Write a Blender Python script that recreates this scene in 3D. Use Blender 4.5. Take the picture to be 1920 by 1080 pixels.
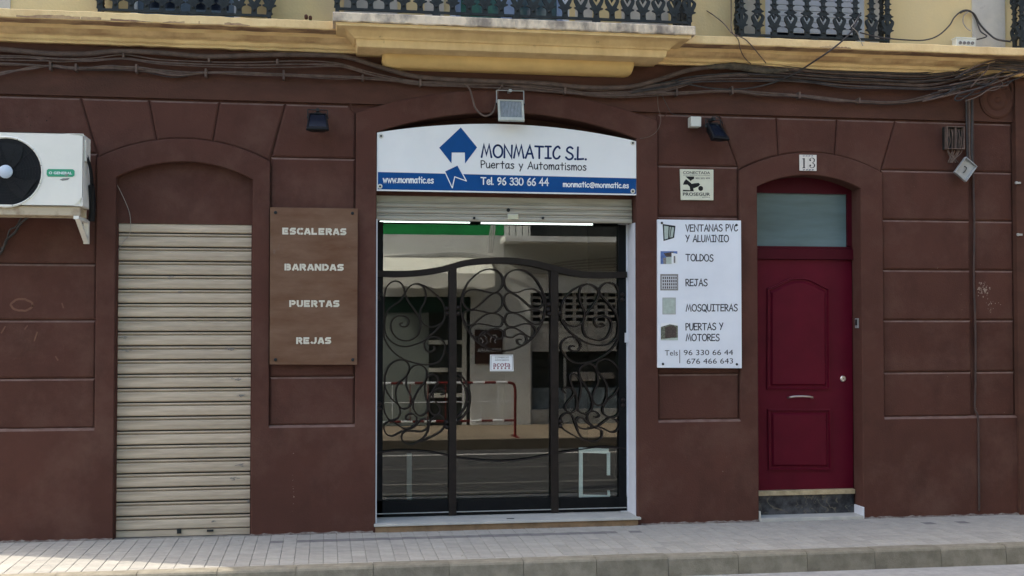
import bpy, bmesh, math, random
from mathutils import Vector, Matrix
random.seed(7)
for o in list(bpy.data.objects): bpy.data.objects.remove(o)
SC = bpy.context.scene
COL = SC.collection

# ------------------------------------------------------------------ camera
F = 2220.0
YAW, PITCH = math.radians(9.0), math.radians(1.55)
CAM = Vector((0.0, -10.1, 1.79))
cam = bpy.data.cameras.new('camera'); camo = bpy.data.objects.new('camera', cam); COL.objects.link(camo)
fwd = Vector((math.sin(YAW)*math.cos(PITCH), math.cos(YAW)*math.cos(PITCH), math.sin(PITCH)))
rgt = Vector((math.cos(YAW), -math.sin(YAW), 0.0))
upv = rgt.cross(fwd).normalized()
camo.matrix_world = Matrix(((rgt.x, upv.x, -fwd.x, CAM.x), (rgt.y, upv.y, -fwd.y, CAM.y), (rgt.z, upv.z, -fwd.z, CAM.z), (0, 0, 0, 1)))
cam.sensor_width = 36.0; cam.lens = 36.0*F/1920.0
cam.clip_start = 0.05; cam.clip_end = 500
SC.camera = camo
SC.render.resolution_x, SC.render.resolution_y = 1024, 576

# ------------------------------------------------------------------ light
EL, AZ = math.radians(50), math.atan2(-0.93, 0.37)
w = bpy.data.worlds.new("World"); SC.world = w; w.use_nodes = True
nt = w.node_tree; nt.nodes.clear()
sky = nt.nodes.new('ShaderNodeTexSky'); sky.sky_type = 'NISHITA'; sky.sun_disc = False
sky.sun_elevation = EL; sky.sun_rotation = AZ; sky.dust_density = 5.0; sky.air_density = 1.0
bg = nt.nodes.new('ShaderNodeBackground'); bg.inputs[1].default_value = 0.15
wo = nt.nodes.new('ShaderNodeOutputWorld')
nt.links.new(sky.outputs[0], bg.inputs[0]); nt.links.new(bg.outputs[0], wo.inputs[0])
sun = bpy.data.lights.new('sun', 'SUN'); sun.energy = 2.0; sun.angle = math.radians(0.45); sun.color = (1.0, 0.90, 0.76)
suno = bpy.data.objects.new('sun', sun); COL.objects.link(suno)
sdir = Vector((math.sin(AZ)*math.cos(EL), math.cos(AZ)*math.cos(EL), math.sin(EL)))
suno.rotation_euler = sdir.to_track_quat('Z', 'Y').to_euler(); suno.location = sdir*30
SC.view_settings.view_transform = 'Standard'; SC.view_settings.look = 'None'
SC.view_settings.exposure = 1.66; SC.view_settings.gamma = 1.0
try: SC.view_settings.use_curve_mapping = False
except Exception: pass

# ------------------------------------------------------------------ surveying helpers
def P(px, py, Y=0.0):
    """point of the plane y=Y seen at photograph pixel (px,py)"""
    d = fwd*1.0 + rgt*((px-960.0)/F) + upv*((540.0-py)/F)
    t = (Y-CAM.y)/d.y
    return CAM + d*t
def X(px, Y=0.0, py=600): return P(px, py, Y).x
def Z(px, py, Y=0.0): return P(px, py, Y).z
YG = 0.34                                                  # plane of the shop glass
def R(px, py, Y):
    """where on the plane y=Y across the street stands what the shop glass mirrors at this pixel"""
    p = P(px, py, 2*YG-Y); return Vector((p.x, Y, p.z))

# ------------------------------------------------------------------ mesh builder
class B:
    def __init__(s): s.v = []; s.f = []; s.m = []; s.cm = 0
    def add(s, vs, fs):
        n = len(s.v); s.v += [Vector(q) for q in vs]
        for f in fs: s.f.append([n+i for i in f]); s.m.append(s.cm)
        return s
    def box(s, x0, x1, y0, y1, z0, z1):
        if x0 > x1: x0, x1 = x1, x0
        if y0 > y1: y0, y1 = y1, y0
        if z0 > z1: z0, z1 = z1, z0
        return s.add([(x0,y0,z0),(x1,y0,z0),(x1,y1,z0),(x0,y1,z0),(x0,y0,z1),(x1,y0,z1),(x1,y1,z1),(x0,y1,z1)],
              [(3,2,1,0),(4,5,6,7),(0,1,5,4),(1,2,6,5),(2,3,7,6),(3,0,4,7)])
    def obox(s, c, ax, ay, az):
        c = Vector(c); ax, ay, az = Vector(ax), Vector(ay), Vector(az)
        vs = [c+ax*i+ay*j+az*k for k in (-1,1) for j in (-1,1) for i in (-1,1)]
        return s.add(vs, [(0,2,3,1),(4,5,7,6),(0,1,5,4),(1,3,7,5),(3,2,6,7),(2,0,4,6)])
    def prism(s, pts, y0, y1, back=True):
        """polygon (x,z) from y0 (front) to y1"""
        n = len(pts)
        vs = [(p[0], y0, p[1]) for p in pts]+[(p[0], y1, p[1]) for p in pts]
        a = sum(pts[i][0]*pts[(i+1)%n][1]-pts[(i+1)%n][0]*pts[i][1] for i in range(n))
        fr = list(range(n)); bk = [n+i for i in reversed(range(n))]
        if a < 0: fr.reverse(); bk.reverse()
        fs = [fr]+([bk] if back else [])
        for i in range(n):
            j = (i+1) % n
            fs.append((i, n+i, n+j, j) if a > 0 else (j, n+j, n+i, i))
        return s.add(vs, fs)
    def tube(s, pts, r, n=8, caps=True, ry=None):
        pts = [Vector(p) for p in pts]; m = len(pts)
        rs = r if isinstance(r, (list, tuple)) else [r]*m
        vs = []; prev = None
        for i, p in enumerate(pts):
            t = (pts[min(i+1, m-1)]-pts[max(i-1, 0)]).normalized()
            if prev is None:
                a = Vector((0,1,0)) if abs(t.y) < .9 else Vector((1,0,0))
            else: a = prev
            a = (a-t*a.dot(t)).normalized(); b = t.cross(a); prev = a
            for k in range(n):
                th = 2*math.pi*k/n
                vs.append(p+a*math.cos(th)*rs[i]+b*math.sin(th)*rs[i])
        fs = []
        for i in range(m-1):
            for k in range(n):
                k2 = (k+1) % n
                fs.append((i*n+k, i*n+k2, (i+1)*n+k2, (i+1)*n+k))
        if caps: fs.append(tuple(reversed(range(n)))); fs.append(tuple((m-1)*n+k for k in range(n)))
        return s.add(vs, fs)
    def bar(s, pts, wd, y0, y1):
        """flat bar following (x,z) points, width wd in the plane, from y0 to y1"""
        n = len(pts); L = []; Rr = []
        for i in range(n):
            a = Vector(pts[max(i-1,0)]); b = Vector(pts[min(i+1,n-1)])
            t = (b-a).normalized(); nn = Vector((-t.y, t.x))
            p = Vector(pts[i]); L.append(p+nn*wd/2); Rr.append(p-nn*wd/2)
        vs = []
        for i in range(n):
            vs += [(L[i].x,y0,L[i].y),(Rr[i].x,y0,Rr[i].y),(Rr[i].x,y1,Rr[i].y),(L[i].x,y1,L[i].y)]
        fs = []
        for i in range(n-1):
            for k in range(4):
                k2 = (k+1)%4
                fs.append((4*i+k, 4*i+k2, 4*i+4+k2, 4*i+4+k))
        fs += [(3,2,1,0), (4*n-4,4*n-3,4*n-2,4*n-1)]
        return s.add(vs, fs)
    def lathe(s, c, axis, prof, n=24):
        """prof: (radius, distance along axis)"""
        c = Vector(c); t = Vector(axis).normalized()
        a = Vector((0,0,1)) if abs(t.z) < .9 else Vector((1,0,0))
        a = (a-t*a.dot(t)).normalized(); b = t.cross(a); vs = []
        for r, h in prof:
            for k in range(n):
                th = 2*math.pi*k/n
                vs.append(c+t*h+(a*math.cos(th)+b*math.sin(th))*r)
        fs = []
        for i in range(len(prof)-1):
            for k in range(n):
                k2 = (k+1)%n; fs.append((i*n+k, i*n+k2, (i+1)*n+k2, (i+1)*n+k))
        fs.append(tuple(reversed(range(n)))); fs.append(tuple((len(prof)-1)*n+k for k in range(n)))
        return s.add(vs, fs)
    def ball(s, c, r, n=10):
        k = 6
        return s.lathe(c, (0,-1,0), [(max(r*math.sin(math.pi*i/k), r*.02), -r*math.cos(math.pi*i/k)) for i in range(k+1)], n)
    def sheet(s, pts, y):
        n = len(pts); a = sum(pts[i][0]*pts[(i+1)%n][1]-pts[(i+1)%n][0]*pts[i][1] for i in range(n))
        f = list(range(n))
        if a < 0: f.reverse()
        return s.add([(p[0], y, p[1]) for p in pts], [f])

ROOT = {}
def fin(name, b, mats, parent=None, smooth=False, bevel=0, org=None, autos=False):
    me = bpy.data.meshes.new(name)
    rootloc = Vector((0,0,0))
    if parent is not None: rootloc = ROOT[parent.name]
    else:
        if org is not None: rootloc = Vector(org)
        else:
            xs = [v.x for v in b.v]; ys = [v.y for v in b.v]; zs = [v.z for v in b.v]
            rootloc = Vector(((min(xs)+max(xs))/2, (min(ys)+max(ys))/2, min(zs)))
    me.from_pydata([tuple(v-rootloc) for v in b.v], [], b.f)
    if not isinstance(mats, (list, tuple)): mats = [mats]
    for m in mats: me.materials.append(m)
    for p, mi in zip(me.polygons, b.m): p.material_index = min(mi, len(mats)-1)
    if autos:
        bm = bmesh.new(); bm.from_mesh(me); bmesh.ops.recalc_face_normals(bm, faces=bm.faces[:]); bm.to_mesh(me); bm.free()
    me.update()
    if smooth:
        me.polygons.foreach_set('use_smooth', [True]*len(me.polygons))
        try: me.set_sharp_from_angle(angle=math.radians(40))
        except Exception: pass
    o = bpy.data.objects.new(name, me); COL.objects.link(o)
    if parent is not None: o.parent = parent
    else: o.location = rootloc
    ROOT[o.name] = rootloc
    if bevel:
        md = o.modifiers.new('bevel', 'BEVEL'); md.width = bevel; md.segments = 2; md.limit_method = 'ANGLE'
    return o
def thing(name, label, cat, loc, group=None):
    o = bpy.data.objects.new(name, None); COL.objects.link(o); o.location = loc; o.empty_display_size = .1
    o['label'] = label; o['category'] = cat
    if group: o['group'] = group
    ROOT[o.name] = Vector(loc); return o
def tag(o, label, cat, group=None):
    o['label'] = label; o['category'] = cat
    if group: o['group'] = group
    return o
def struct(o): o['kind'] = 'structure'; return o
def dupo(o, parent, off=(0,0,0)):
    c = o.copy(); COL.objects.link(c); c.parent = parent; c.location = Vector(o.location)+Vector(off)
    ROOT[c.name] = ROOT[o.name]; return c

def cat(pts, n=6, closed=False):
    pts = [Vector(p) for p in pts]; out = []; m = len(pts)
    rng = m if closed else m-1
    for i in range(rng):
        if closed: p0, p1, p2, p3 = pts[(i-1)%m], pts[i], pts[(i+1)%m], pts[(i+2)%m]
        else: p0, p1, p2, p3 = pts[max(i-1,0)], pts[i], pts[i+1], pts[min(i+2,m-1)]
        for k in range(n):
            t = k/n
            out.append(.5*((2*p1)+(p2-p0)*t+(2*p0-5*p1+4*p2-p3)*t*t+(3*p1-p0-3*p2+p3)*t**3))
    if not closed: out.append(pts[-1])
    return out
def arc3(a, b, c, n=24):
    """circle arc through three (x,z) points from a over b to c"""
    (ax, ay), (bx, by), (cx, cy) = a, b, c
    d = 2*(ax*(by-cy)+bx*(cy-ay)+cx*(ay-by))
    ux = ((ax*ax+ay*ay)*(by-cy)+(bx*bx+by*by)*(cy-ay)+(cx*cx+cy*cy)*(ay-by))/d
    uy = ((ax*ax+ay*ay)*(cx-bx)+(bx*bx+by*by)*(ax-cx)+(cx*cx+cy*cy)*(bx-ax))/d
    r = math.hypot(ax-ux, ay-uy)
    t0 = math.atan2(ay-uy, ax-ux); t1 = math.atan2(cy-uy, cx-ux)
    if t0 < t1: t0 += 2*math.pi
    return [(ux+r*math.cos(t0+(t1-t0)*i/n), uy+r*math.sin(t0+(t1-t0)*i/n)) for i in range(n+1)], (ux, uy, r)

# ------------------------------------------------------------------ materials
def mat(name, col, rough=.8, var=.12, scale=3.0, bump=0.0, bscale=60, metal=0, col2=None, stretch=(1,1,1), coat=0, spec=.5, rand=0, detail=5, thr=None, wspeck=None, emit=0):
    m = bpy.data.materials.new(name); m.use_nodes = True; n = m.node_tree; L = n.links
    bs = n.nodes['Principled BSDF']; bs.inputs['Roughness'].default_value = rough; bs.inputs['Metallic'].default_value = metal
    bs.inputs['Specular IOR Level'].default_value = spec; bs.inputs['Coat Weight'].default_value = coat; bs.inputs['Coat Roughness'].default_value = .12
    if emit:
        bs.inputs['Emission Color'].default_value = (*col, 1); bs.inputs['Emission Strength'].default_value = emit
    tc = n.nodes.new('ShaderNodeTexCoord'); mp = n.nodes.new('ShaderNodeMapping'); mp.inputs['Scale'].default_value = stretch
    L.new(tc.outputs['Object'], mp.inputs[0])
    out = None
    c2 = col2 if col2 else tuple(c*(1-var*2) for c in col)
    c1 = col if col2 else tuple(min(1, c*(1+var)) for c in col)
    nz = n.nodes.new('ShaderNodeTexNoise'); nz.inputs['Scale'].default_value = scale; nz.inputs['Detail'].default_value = detail; nz.inputs['Roughness'].default_value = .62
    L.new(mp.outputs[0], nz.inputs['Vector'])
    rp = n.nodes.new('ShaderNodeValToRGB'); lo, hi = thr if thr else (.32, .68)
    rp.color_ramp.elements[0].position = lo; rp.color_ramp.elements[1].position = hi
    rp.color_ramp.elements[0].color = (*c2, 1); rp.color_ramp.elements[1].color = (*c1, 1)
    L.new(nz.outputs['Fac'], rp.inputs[0]); out = rp.outputs[0]
    if wspeck:
        sc_, amt, wc = wspeck
        n2 = n.nodes.new('ShaderNodeTexNoise'); n2.inputs['Scale'].default_value = sc_; n2.inputs['Detail'].default_value = 8; n2.inputs['Roughness'].default_value = .7
        L.new(tc.outputs['Object'], n2.inputs['Vector'])
        r2 = n.nodes.new('ShaderNodeValToRGB'); r2.color_ramp.elements[0].position = amt; r2.color_ramp.elements[1].position = amt+.05
        L.new(n2.outputs['Fac'], r2.inputs[0])
        mx = n.nodes.new('ShaderNodeMixRGB'); L.new(r2.outputs[0], mx.inputs[0]); L.new(out, mx.inputs[1]); mx.inputs[2].default_value = (*wc, 1); out = mx.outputs[0]
    if rand:
        oi = n.nodes.new('ShaderNodeObjectInfo'); mr = n.nodes.new('ShaderNodeMapRange'); mr.inputs[3].default_value = 1-rand; mr.inputs[4].default_value = 1+rand
        L.new(oi.outputs['Random'], mr.inputs[0]); hs = n.nodes.new('ShaderNodeHueSaturation'); L.new(mr.outputs[0], hs.inputs['Value']); L.new(out, hs.inputs['Color']); out = hs.outputs[0]
    L.new(out, bs.inputs['Base Color'])
    if bump:
        nb = n.nodes.new('ShaderNodeTexNoise'); nb.inputs['Scale'].default_value = bscale; nb.inputs['Detail'].default_value = 6
        L.new(tc.outputs['Object'], nb.inputs['Vector'])
        bp = n.nodes.new('ShaderNodeBump'); bp.inputs['Strength'].default_value = 1.0; bp.inputs['Distance'].default_value = bump
        L.new(nb.outputs['Fac'], bp.inputs['Height']); L.new(bp.outputs[0], bs.inputs['Normal'])
    return m
def glass(name, ior=1.9, tint=(.78,.84,.8)):
    m = bpy.data.materials.new(name); m.use_nodes = True; n = m.node_tree; L = n.links; n.nodes.clear()
    o = n.nodes.new('ShaderNodeOutputMaterial'); mx = n.nodes.new('ShaderNodeMixShader'); fr = n.nodes.new('ShaderNodeFresnel'); fr.inputs[0].default_value = ior
    tr = n.nodes.new('ShaderNodeBsdfTransparent'); tr.inputs[0].default_value = (*tint,1); gl = n.nodes.new('ShaderNodeBsdfGlossy'); gl.inputs['Roughness'].default_value = 0.0
    ge = n.nodes.new('ShaderNodeNewGeometry'); ma = n.nodes.new('ShaderNodeMapRange'); ma.inputs[3].default_value = ior; ma.inputs[4].default_value = 1/ior; L.new(ge.outputs['Backfacing'], ma.inputs[0]); L.new(ma.outputs[0], fr.inputs[0])
    L.new(fr.outputs[0], mx.inputs[0]); L.new(tr.outputs[0], mx.inputs[1]); L.new(gl.outputs[0], mx.inputs[2]); L.new(mx.outputs[0], o.inputs[0])
    return m

M = {}
def stucco_mat(name, ca, cb, faded, dark, rand=0):
    m = mat(name, ca, .88, col2=cb, scale=.9, bump=.0022, bscale=75, spec=.12, detail=9, rand=rand)
    n = m.node_tree; L = n.links; bs = n.nodes['Principled BSDF']; src = bs.inputs['Base Color'].links[0].from_socket
    tc = n.nodes.new('ShaderNodeTexCoord')
    def layer(src, sc, st, lo, hi, col, amt, det=9, w=0):
        mp = n.nodes.new('ShaderNodeMapping'); mp.inputs['Scale'].default_value = st; mp.inputs['Location'].default_value = (w*7.3, w*3.1, w*5.7); L.new(tc.outputs['Object'], mp.inputs[0])
        nz = n.nodes.new('ShaderNodeTexNoise'); nz.inputs['Scale'].default_value = sc; nz.inputs['Detail'].default_value = det; nz.inputs['Roughness'].default_value = .68; L.new(mp.outputs[0], nz.inputs['Vector'])
        mr = n.nodes.new('ShaderNodeMapRange'); mr.inputs[1].default_value = lo; mr.inputs[2].default_value = hi; mr.inputs[4].default_value = amt; L.new(nz.outputs['Fac'], mr.inputs[0])
        mx = n.nodes.new('ShaderNodeMixRGB'); L.new(mr.outputs[0], mx.inputs[0]); L.new(src, mx.inputs[1]); mx.inputs[2].default_value = (*col, 1); return mx.outputs[0]
    o = layer(src, 1.6, (1,1,1), .48, .68, faded, .75, w=1)
    o = layer(o, 2.6, (1.2,1,.8), .52, .72, dark, .5, w=2)
    o = layer(o, 40, (1,1,1), .60, .80, faded, .35, w=3)
    o = layer(o, 11, (1,1,1), .735, .76, (.27,.17,.13), .55, det=12, w=4)
    L.new(o, bs.inputs['Base Color']); return m
M['stucco'] = stucco_mat('brown_stucco', (.100,.044,.033), (.074,.034,.026), (.118,.064,.049), (.055,.027,.021))
M['block'] = stucco_mat('brown_stucco_block', (.100,.044,.033), (.074,.034,.026), (.118,.064,.049), (.055,.027,.021), rand=.07)
M['dust_skylit'] = mat('dusty_skylit_ledge_stucco', (.20,.135,.115), .95, col2=(.13,.075,.06), scale=9, spec=.1, detail=9)  # dust tone, with sky light on upward edges put into the colour
M['frieze'] = mat('brown_frieze_stucco', (.100,.047,.034), .9, col2=(.066,.034,.025), scale=2.0, bump=.002, bscale=70, spec=.12, detail=8, stretch=(1,1,2.5))
M['cornice'] = mat('ochre_cornice_paint', (.86,.655,.345), .88, col2=(.68,.48,.24), scale=2.6, bump=.005, bscale=35, spec=.15, detail=10, stretch=(1.4,1,.8), wspeck=(4,.645,(.34,.22,.14)))
M['balcony'] = mat('ochre_balcony_paint', (.86,.65,.335), .88, col2=(.68,.48,.235), scale=3.2, bump=.005, bscale=30, spec=.15, detail=10, stretch=(1.8,1,.6), wspeck=(5,.655,(.34,.22,.12)))
M['corbel'] = mat('yellow_corbel_paint', (.82,.58,.24), .85, var=.06, scale=3, bump=.003, bscale=25)
M['slabedge'] = mat('weathered_slab_stone', (.74,.62,.46), .9, col2=(.26,.22,.18), scale=5, bump=.006, bscale=30, detail=10, stretch=(1,1,.6), thr=(.38,.55))
M['upper'] = mat('faded_yellow_wall', (.66,.52,.27), .9, col2=(.58,.47,.27), scale=1.6, bump=.002, bscale=50, detail=8, spec=.15, wspeck=(3,.655,(.46,.41,.35)))
M['pilaster'] = mat('pale_grey_wall', (.54,.51,.44), .9, spec=.15, col2=(.40,.38,.34), scale=3, bump=.002, bscale=50, detail=9, wspeck=(5,.58,(.36,.33,.31)))
M['iron'] = mat('dark_cast_iron', (.026,.032,.034), .6, spec=.18, var=.2, scale=20, bump=.002, bscale=80)
M['gate'] = mat('gate_iron_paint', (.020,.016,.014), .5, spec=.16, var=.15, scale=10)
M['black'] = mat('black_frame_paint', (.008,.009,.010), .5, spec=.10, var=.1, scale=8)
M['white'] = mat('white_sign_face', (.83,.86,.86), .55, col2=(.77,.80,.80), scale=1.5, spec=.2, wspeck=(3,.70,(.62,.65,.655)))
M['signw'] = mat('bluish_white_panel', (.76,.81,.88), .55, var=.03, scale=2, spec=.2)
M['blue'] = mat('blue_print', (.004,.070,.255), .5, var=.05, scale=5, spec=.15)
M['navy'] = mat('navy_print', (.012,.032,.11), .6, var=.05, spec=.1)
M['dgrey'] = mat('dark_grey_print', (.035,.035,.045), .6, var=.05, spec=.1)
M['wprint'] = mat('white_print', (.78,.82,.84), .5, var=.02, spec=.3)
M['rust'] = mat('rusted_steel_sheet', (.19,.118,.078), .8, col2=(.125,.062,.034), scale=3.4, bump=.0008, bscale=120, metal=0, spec=.2, wspeck=(2.2,.62,(.17,.125,.10)), stretch=(.6,1,2.2), detail=9)
M['cut'] = mat('pale_cut_letters', (.62,.60,.50), .6, var=.05)
M['shut'] = mat('aged_cream_shutter', (.54,.46,.355), .75, spec=.10, col2=(.36,.30,.225), scale=2.4, stretch=(1,1,14), bump=.0006, bscale=60, detail=8, rand=.08, wspeck=(9,.70,(.24,.20,.16)))
M['shutg'] = mat('grey_steel_shutter', (.42,.40,.34), .5, col2=(.30,.28,.22), scale=2, stretch=(1,1,12), metal=.2, detail=8, rand=.05)
M['door'] = mat('burgundy_door_paint', (.098,.005,.017), .42, var=.08, scale=3, spec=.12, bump=.0003, bscale=120)
M['doorf'] = mat('burgundy_frame_paint', (.062,.005,.012), .5, spec=.10, var=.06, scale=3)
M['whitep'] = mat('white_jamb_paint', (.66,.69,.74), .7, var=.04, scale=4, bump=.001, wspeck=(10,.72,(.45,.43,.42)))
M['marble'] = mat('worn_marble_slab', (.50,.50,.46), .55, col2=(.38,.39,.37), scale=6, bump=.001, detail=9)
M['sillr'] = mat('stained_sill_front', (.26,.17,.095), .8, var=.2, scale=6, bump=.002)
M['beige'] = mat('beige_stone', (.52,.43,.27), .6, col2=(.30,.24,.14), scale=14, bump=.002, detail=9)
def marble_black():
    m = mat('black_veined_marble', (.085,.09,.098), .35, spec=.25, col2=(.018,.02,.024), scale=11, detail=10, thr=(.4,.66))
    n = m.node_tree; L = n.links; bs = n.nodes['Principled BSDF']; src = bs.inputs['Base Color'].links[0].from_socket
    tc = n.nodes.new('ShaderNodeTexCoord'); nz = n.nodes.new('ShaderNodeTexNoise'); nz.inputs['Scale'].default_value = 5; nz.inputs['Detail'].default_value = 4; nz.inputs['Distortion'].default_value = 1.2
    L.new(tc.outputs['Object'], nz.inputs['Vector']); rp = n.nodes.new('ShaderNodeValToRGB'); e = rp.color_ramp.elements
    e[0].position = .485; e[0].color = (0,0,0,1); e[1].position = .5; e[1].color = (1,1,1,1); q = e.new(.515); q.color = (0,0,0,1)
    L.new(nz.outputs['Fac'], rp.inputs[0]); mx = n.nodes.new('ShaderNodeMixRGB'); L.new(rp.outputs[0], mx.inputs[0]); L.new(src, mx.inputs[1]); mx.inputs[2].default_value = (.13,.12,.09,1)
    L.new(mx.outputs[0], bs.inputs['Base Color']); return m
M['bmarble'] = marble_black()
M['glass'] = glass('shop_window_glass', 1.93, (.88,.92,.90))
M['glass2'] = glass('window_glass', 1.6)
M['frost'] = mat('frosted_transom_glass', (.15,.235,.26), .3, spec=.3, col2=(.085,.13,.13), scale=1.2, stretch=(.4,1,3))
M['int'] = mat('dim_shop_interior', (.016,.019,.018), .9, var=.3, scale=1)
M['steel'] = mat('brushed_steel', (.55,.53,.5), .3, metal=.9, var=.05)
M['galv'] = mat('dull_grey_metal', (.38,.40,.40), .5, metal=.3, var=.1, scale=10)
M['acw'] = mat('aircon_white_enamel', (.80,.79,.72), .55, spec=.25, var=.03, scale=3, wspeck=(9,.80,(.30,.22,.15)))
M['acb'] = mat('aircon_beige_base', (.50,.42,.30), .55, col2=(.28,.20,.13), scale=8, detail=8, thr=(.3,.5))
M['blk'] = mat('black_plastic', (.009,.010,.012), .45, spec=.2, var=.1)
M['hub'] = mat('pale_blue_hub', (.5,.58,.68), .4, var=.03)
M['green'] = mat('green_badge', (.03,.32,.17), .4, var=.03)
M['cable'] = mat('dusty_brown_cable', (.165,.120,.100), .8, spec=.2, col2=(.095,.070,.060), scale=12, bump=.001, rand=.22)
M['cabled'] = mat('dark_cable', (.04,.036,.036), .6, var=.25, scale=12, rand=.3)
M['cablew'] = mat('light_cable', (.34,.30,.25), .6, var=.2, scale=12)
M['cableg'] = mat('grimy_cable_wrap', (.12,.10,.075), .95, col2=(.05,.045,.035), scale=22, bump=.01, bscale=45)
M['flood'] = mat('floodlight_grey_paint', (.48,.52,.48), .5, var=.08, scale=12)
M['lens'] = mat('ribbed_lens', (.20,.25,.27), .15, var=.25, scale=30, stretch=(6,1,1), coat=.5)
M['darkblue'] = mat('dark_blue_glass', (.010,.015,.028), .15, spec=.35, var=.1)
M['pbox'] = mat('pale_plastic_box', (.62,.64,.58), .5, var=.04)
M['cream'] = mat('cream_sticker', (.66,.68,.55), .4, var=.04, scale=8)
M['ceram'] = mat('glazed_tile', (.68,.66,.62), .2, var=.03, coat=.3)
M['ptile'] = mat('paving_tile_concrete', (.36,.35,.315), .92, spec=.2, col2=(.285,.28,.255), scale=9, bump=.0015, bscale=160, rand=.09, detail=8)
M['ptiled'] = mat('dark_paving_tile', (.20,.195,.19), .92, spec=.2, col2=(.14,.135,.135), scale=9, bump=.0015, bscale=160, rand=.2)
M['pbase'] = mat('pavement_mortar', (.25,.24,.215), .95, var=.2, scale=12, bump=.002, bscale=120)
M['kerb'] = mat('kerb_granite', (.255,.238,.19), .9, spec=.15, col2=(.16,.148,.115), scale=10, bump=.003, bscale=90, rand=.08, detail=10)
M['road'] = mat('worn_asphalt', (.075,.074,.072), .92, spec=.2, col2=(.05,.05,.05), scale=4, bump=.004, bscale=220, detail=10)
M['paint'] = mat('road_paint', (.55,.55,.52), .8, var=.15, scale=10)
M['grass'] = mat('far_ground', (.20,.19,.16), .95, var=.2)
M['winfr'] = mat('white_window_frame', (.55,.60,.66), .5, var=.04)
M['blind'] = mat('pale_roller_blind', (.50,.53,.57), .5, var=.05, scale=5)
M['wallw'] = mat('white_render_wall', (.78,.80,.77), .9, col2=(.66,.68,.65), scale=1.5, bump=.002)
M['wallg'] = mat('green_painted_wall', (.015,.33,.085), .85, var=.08, scale=2)
M['awn'] = mat('cream_awning_canvas', (.86,.85,.74), .85, var=.03, scale=3)
M['dark'] = mat('dark_shop_opening', (.02,.024,.022), .6, var=.3, scale=2)
M['gryw'] = mat('grey_shop_shutter', (.40,.40,.38), .6, var=.08, scale=3, stretch=(1,1,8))
M['brwn'] = mat('brown_plaque', (.07,.032,.022), .5, var=.1)
M['red'] = mat('red_barrier_paint', (.16,.014,.014), .5, spec=.2, var=.1)
M['maroon'] = mat('maroon_print', (.20,.02,.05), .5, var=.05)
M['lamp'] = mat('fluorescent_tube', (.92,1.0,.98), .5, emit=1.3)
M['orange'] = mat('roof_render', (.42,.36,.27), .9, var=.08)
M['frame_s'] = mat('sample_frame_white', (.88,.92,.90), .4, var=.02)
M['skyb'] = mat('print_sky_blue', (.08,.16,.42), .5, var=.2, scale=30)
M['pgreen'] = mat('print_green_grey', (.42,.50,.46), .5, var=.1, scale=30)
M['pgrey'] = mat('print_mid_grey', (.22,.21,.20), .5, var=.2, scale=60)
M['pbrown'] = mat('print_dark_brown', (.07,.05,.045), .5, var=.3, scale=60)
M['pleaf'] = mat('print_foliage', (.16,.18,.13), .5, var=.5, scale=90)

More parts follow.
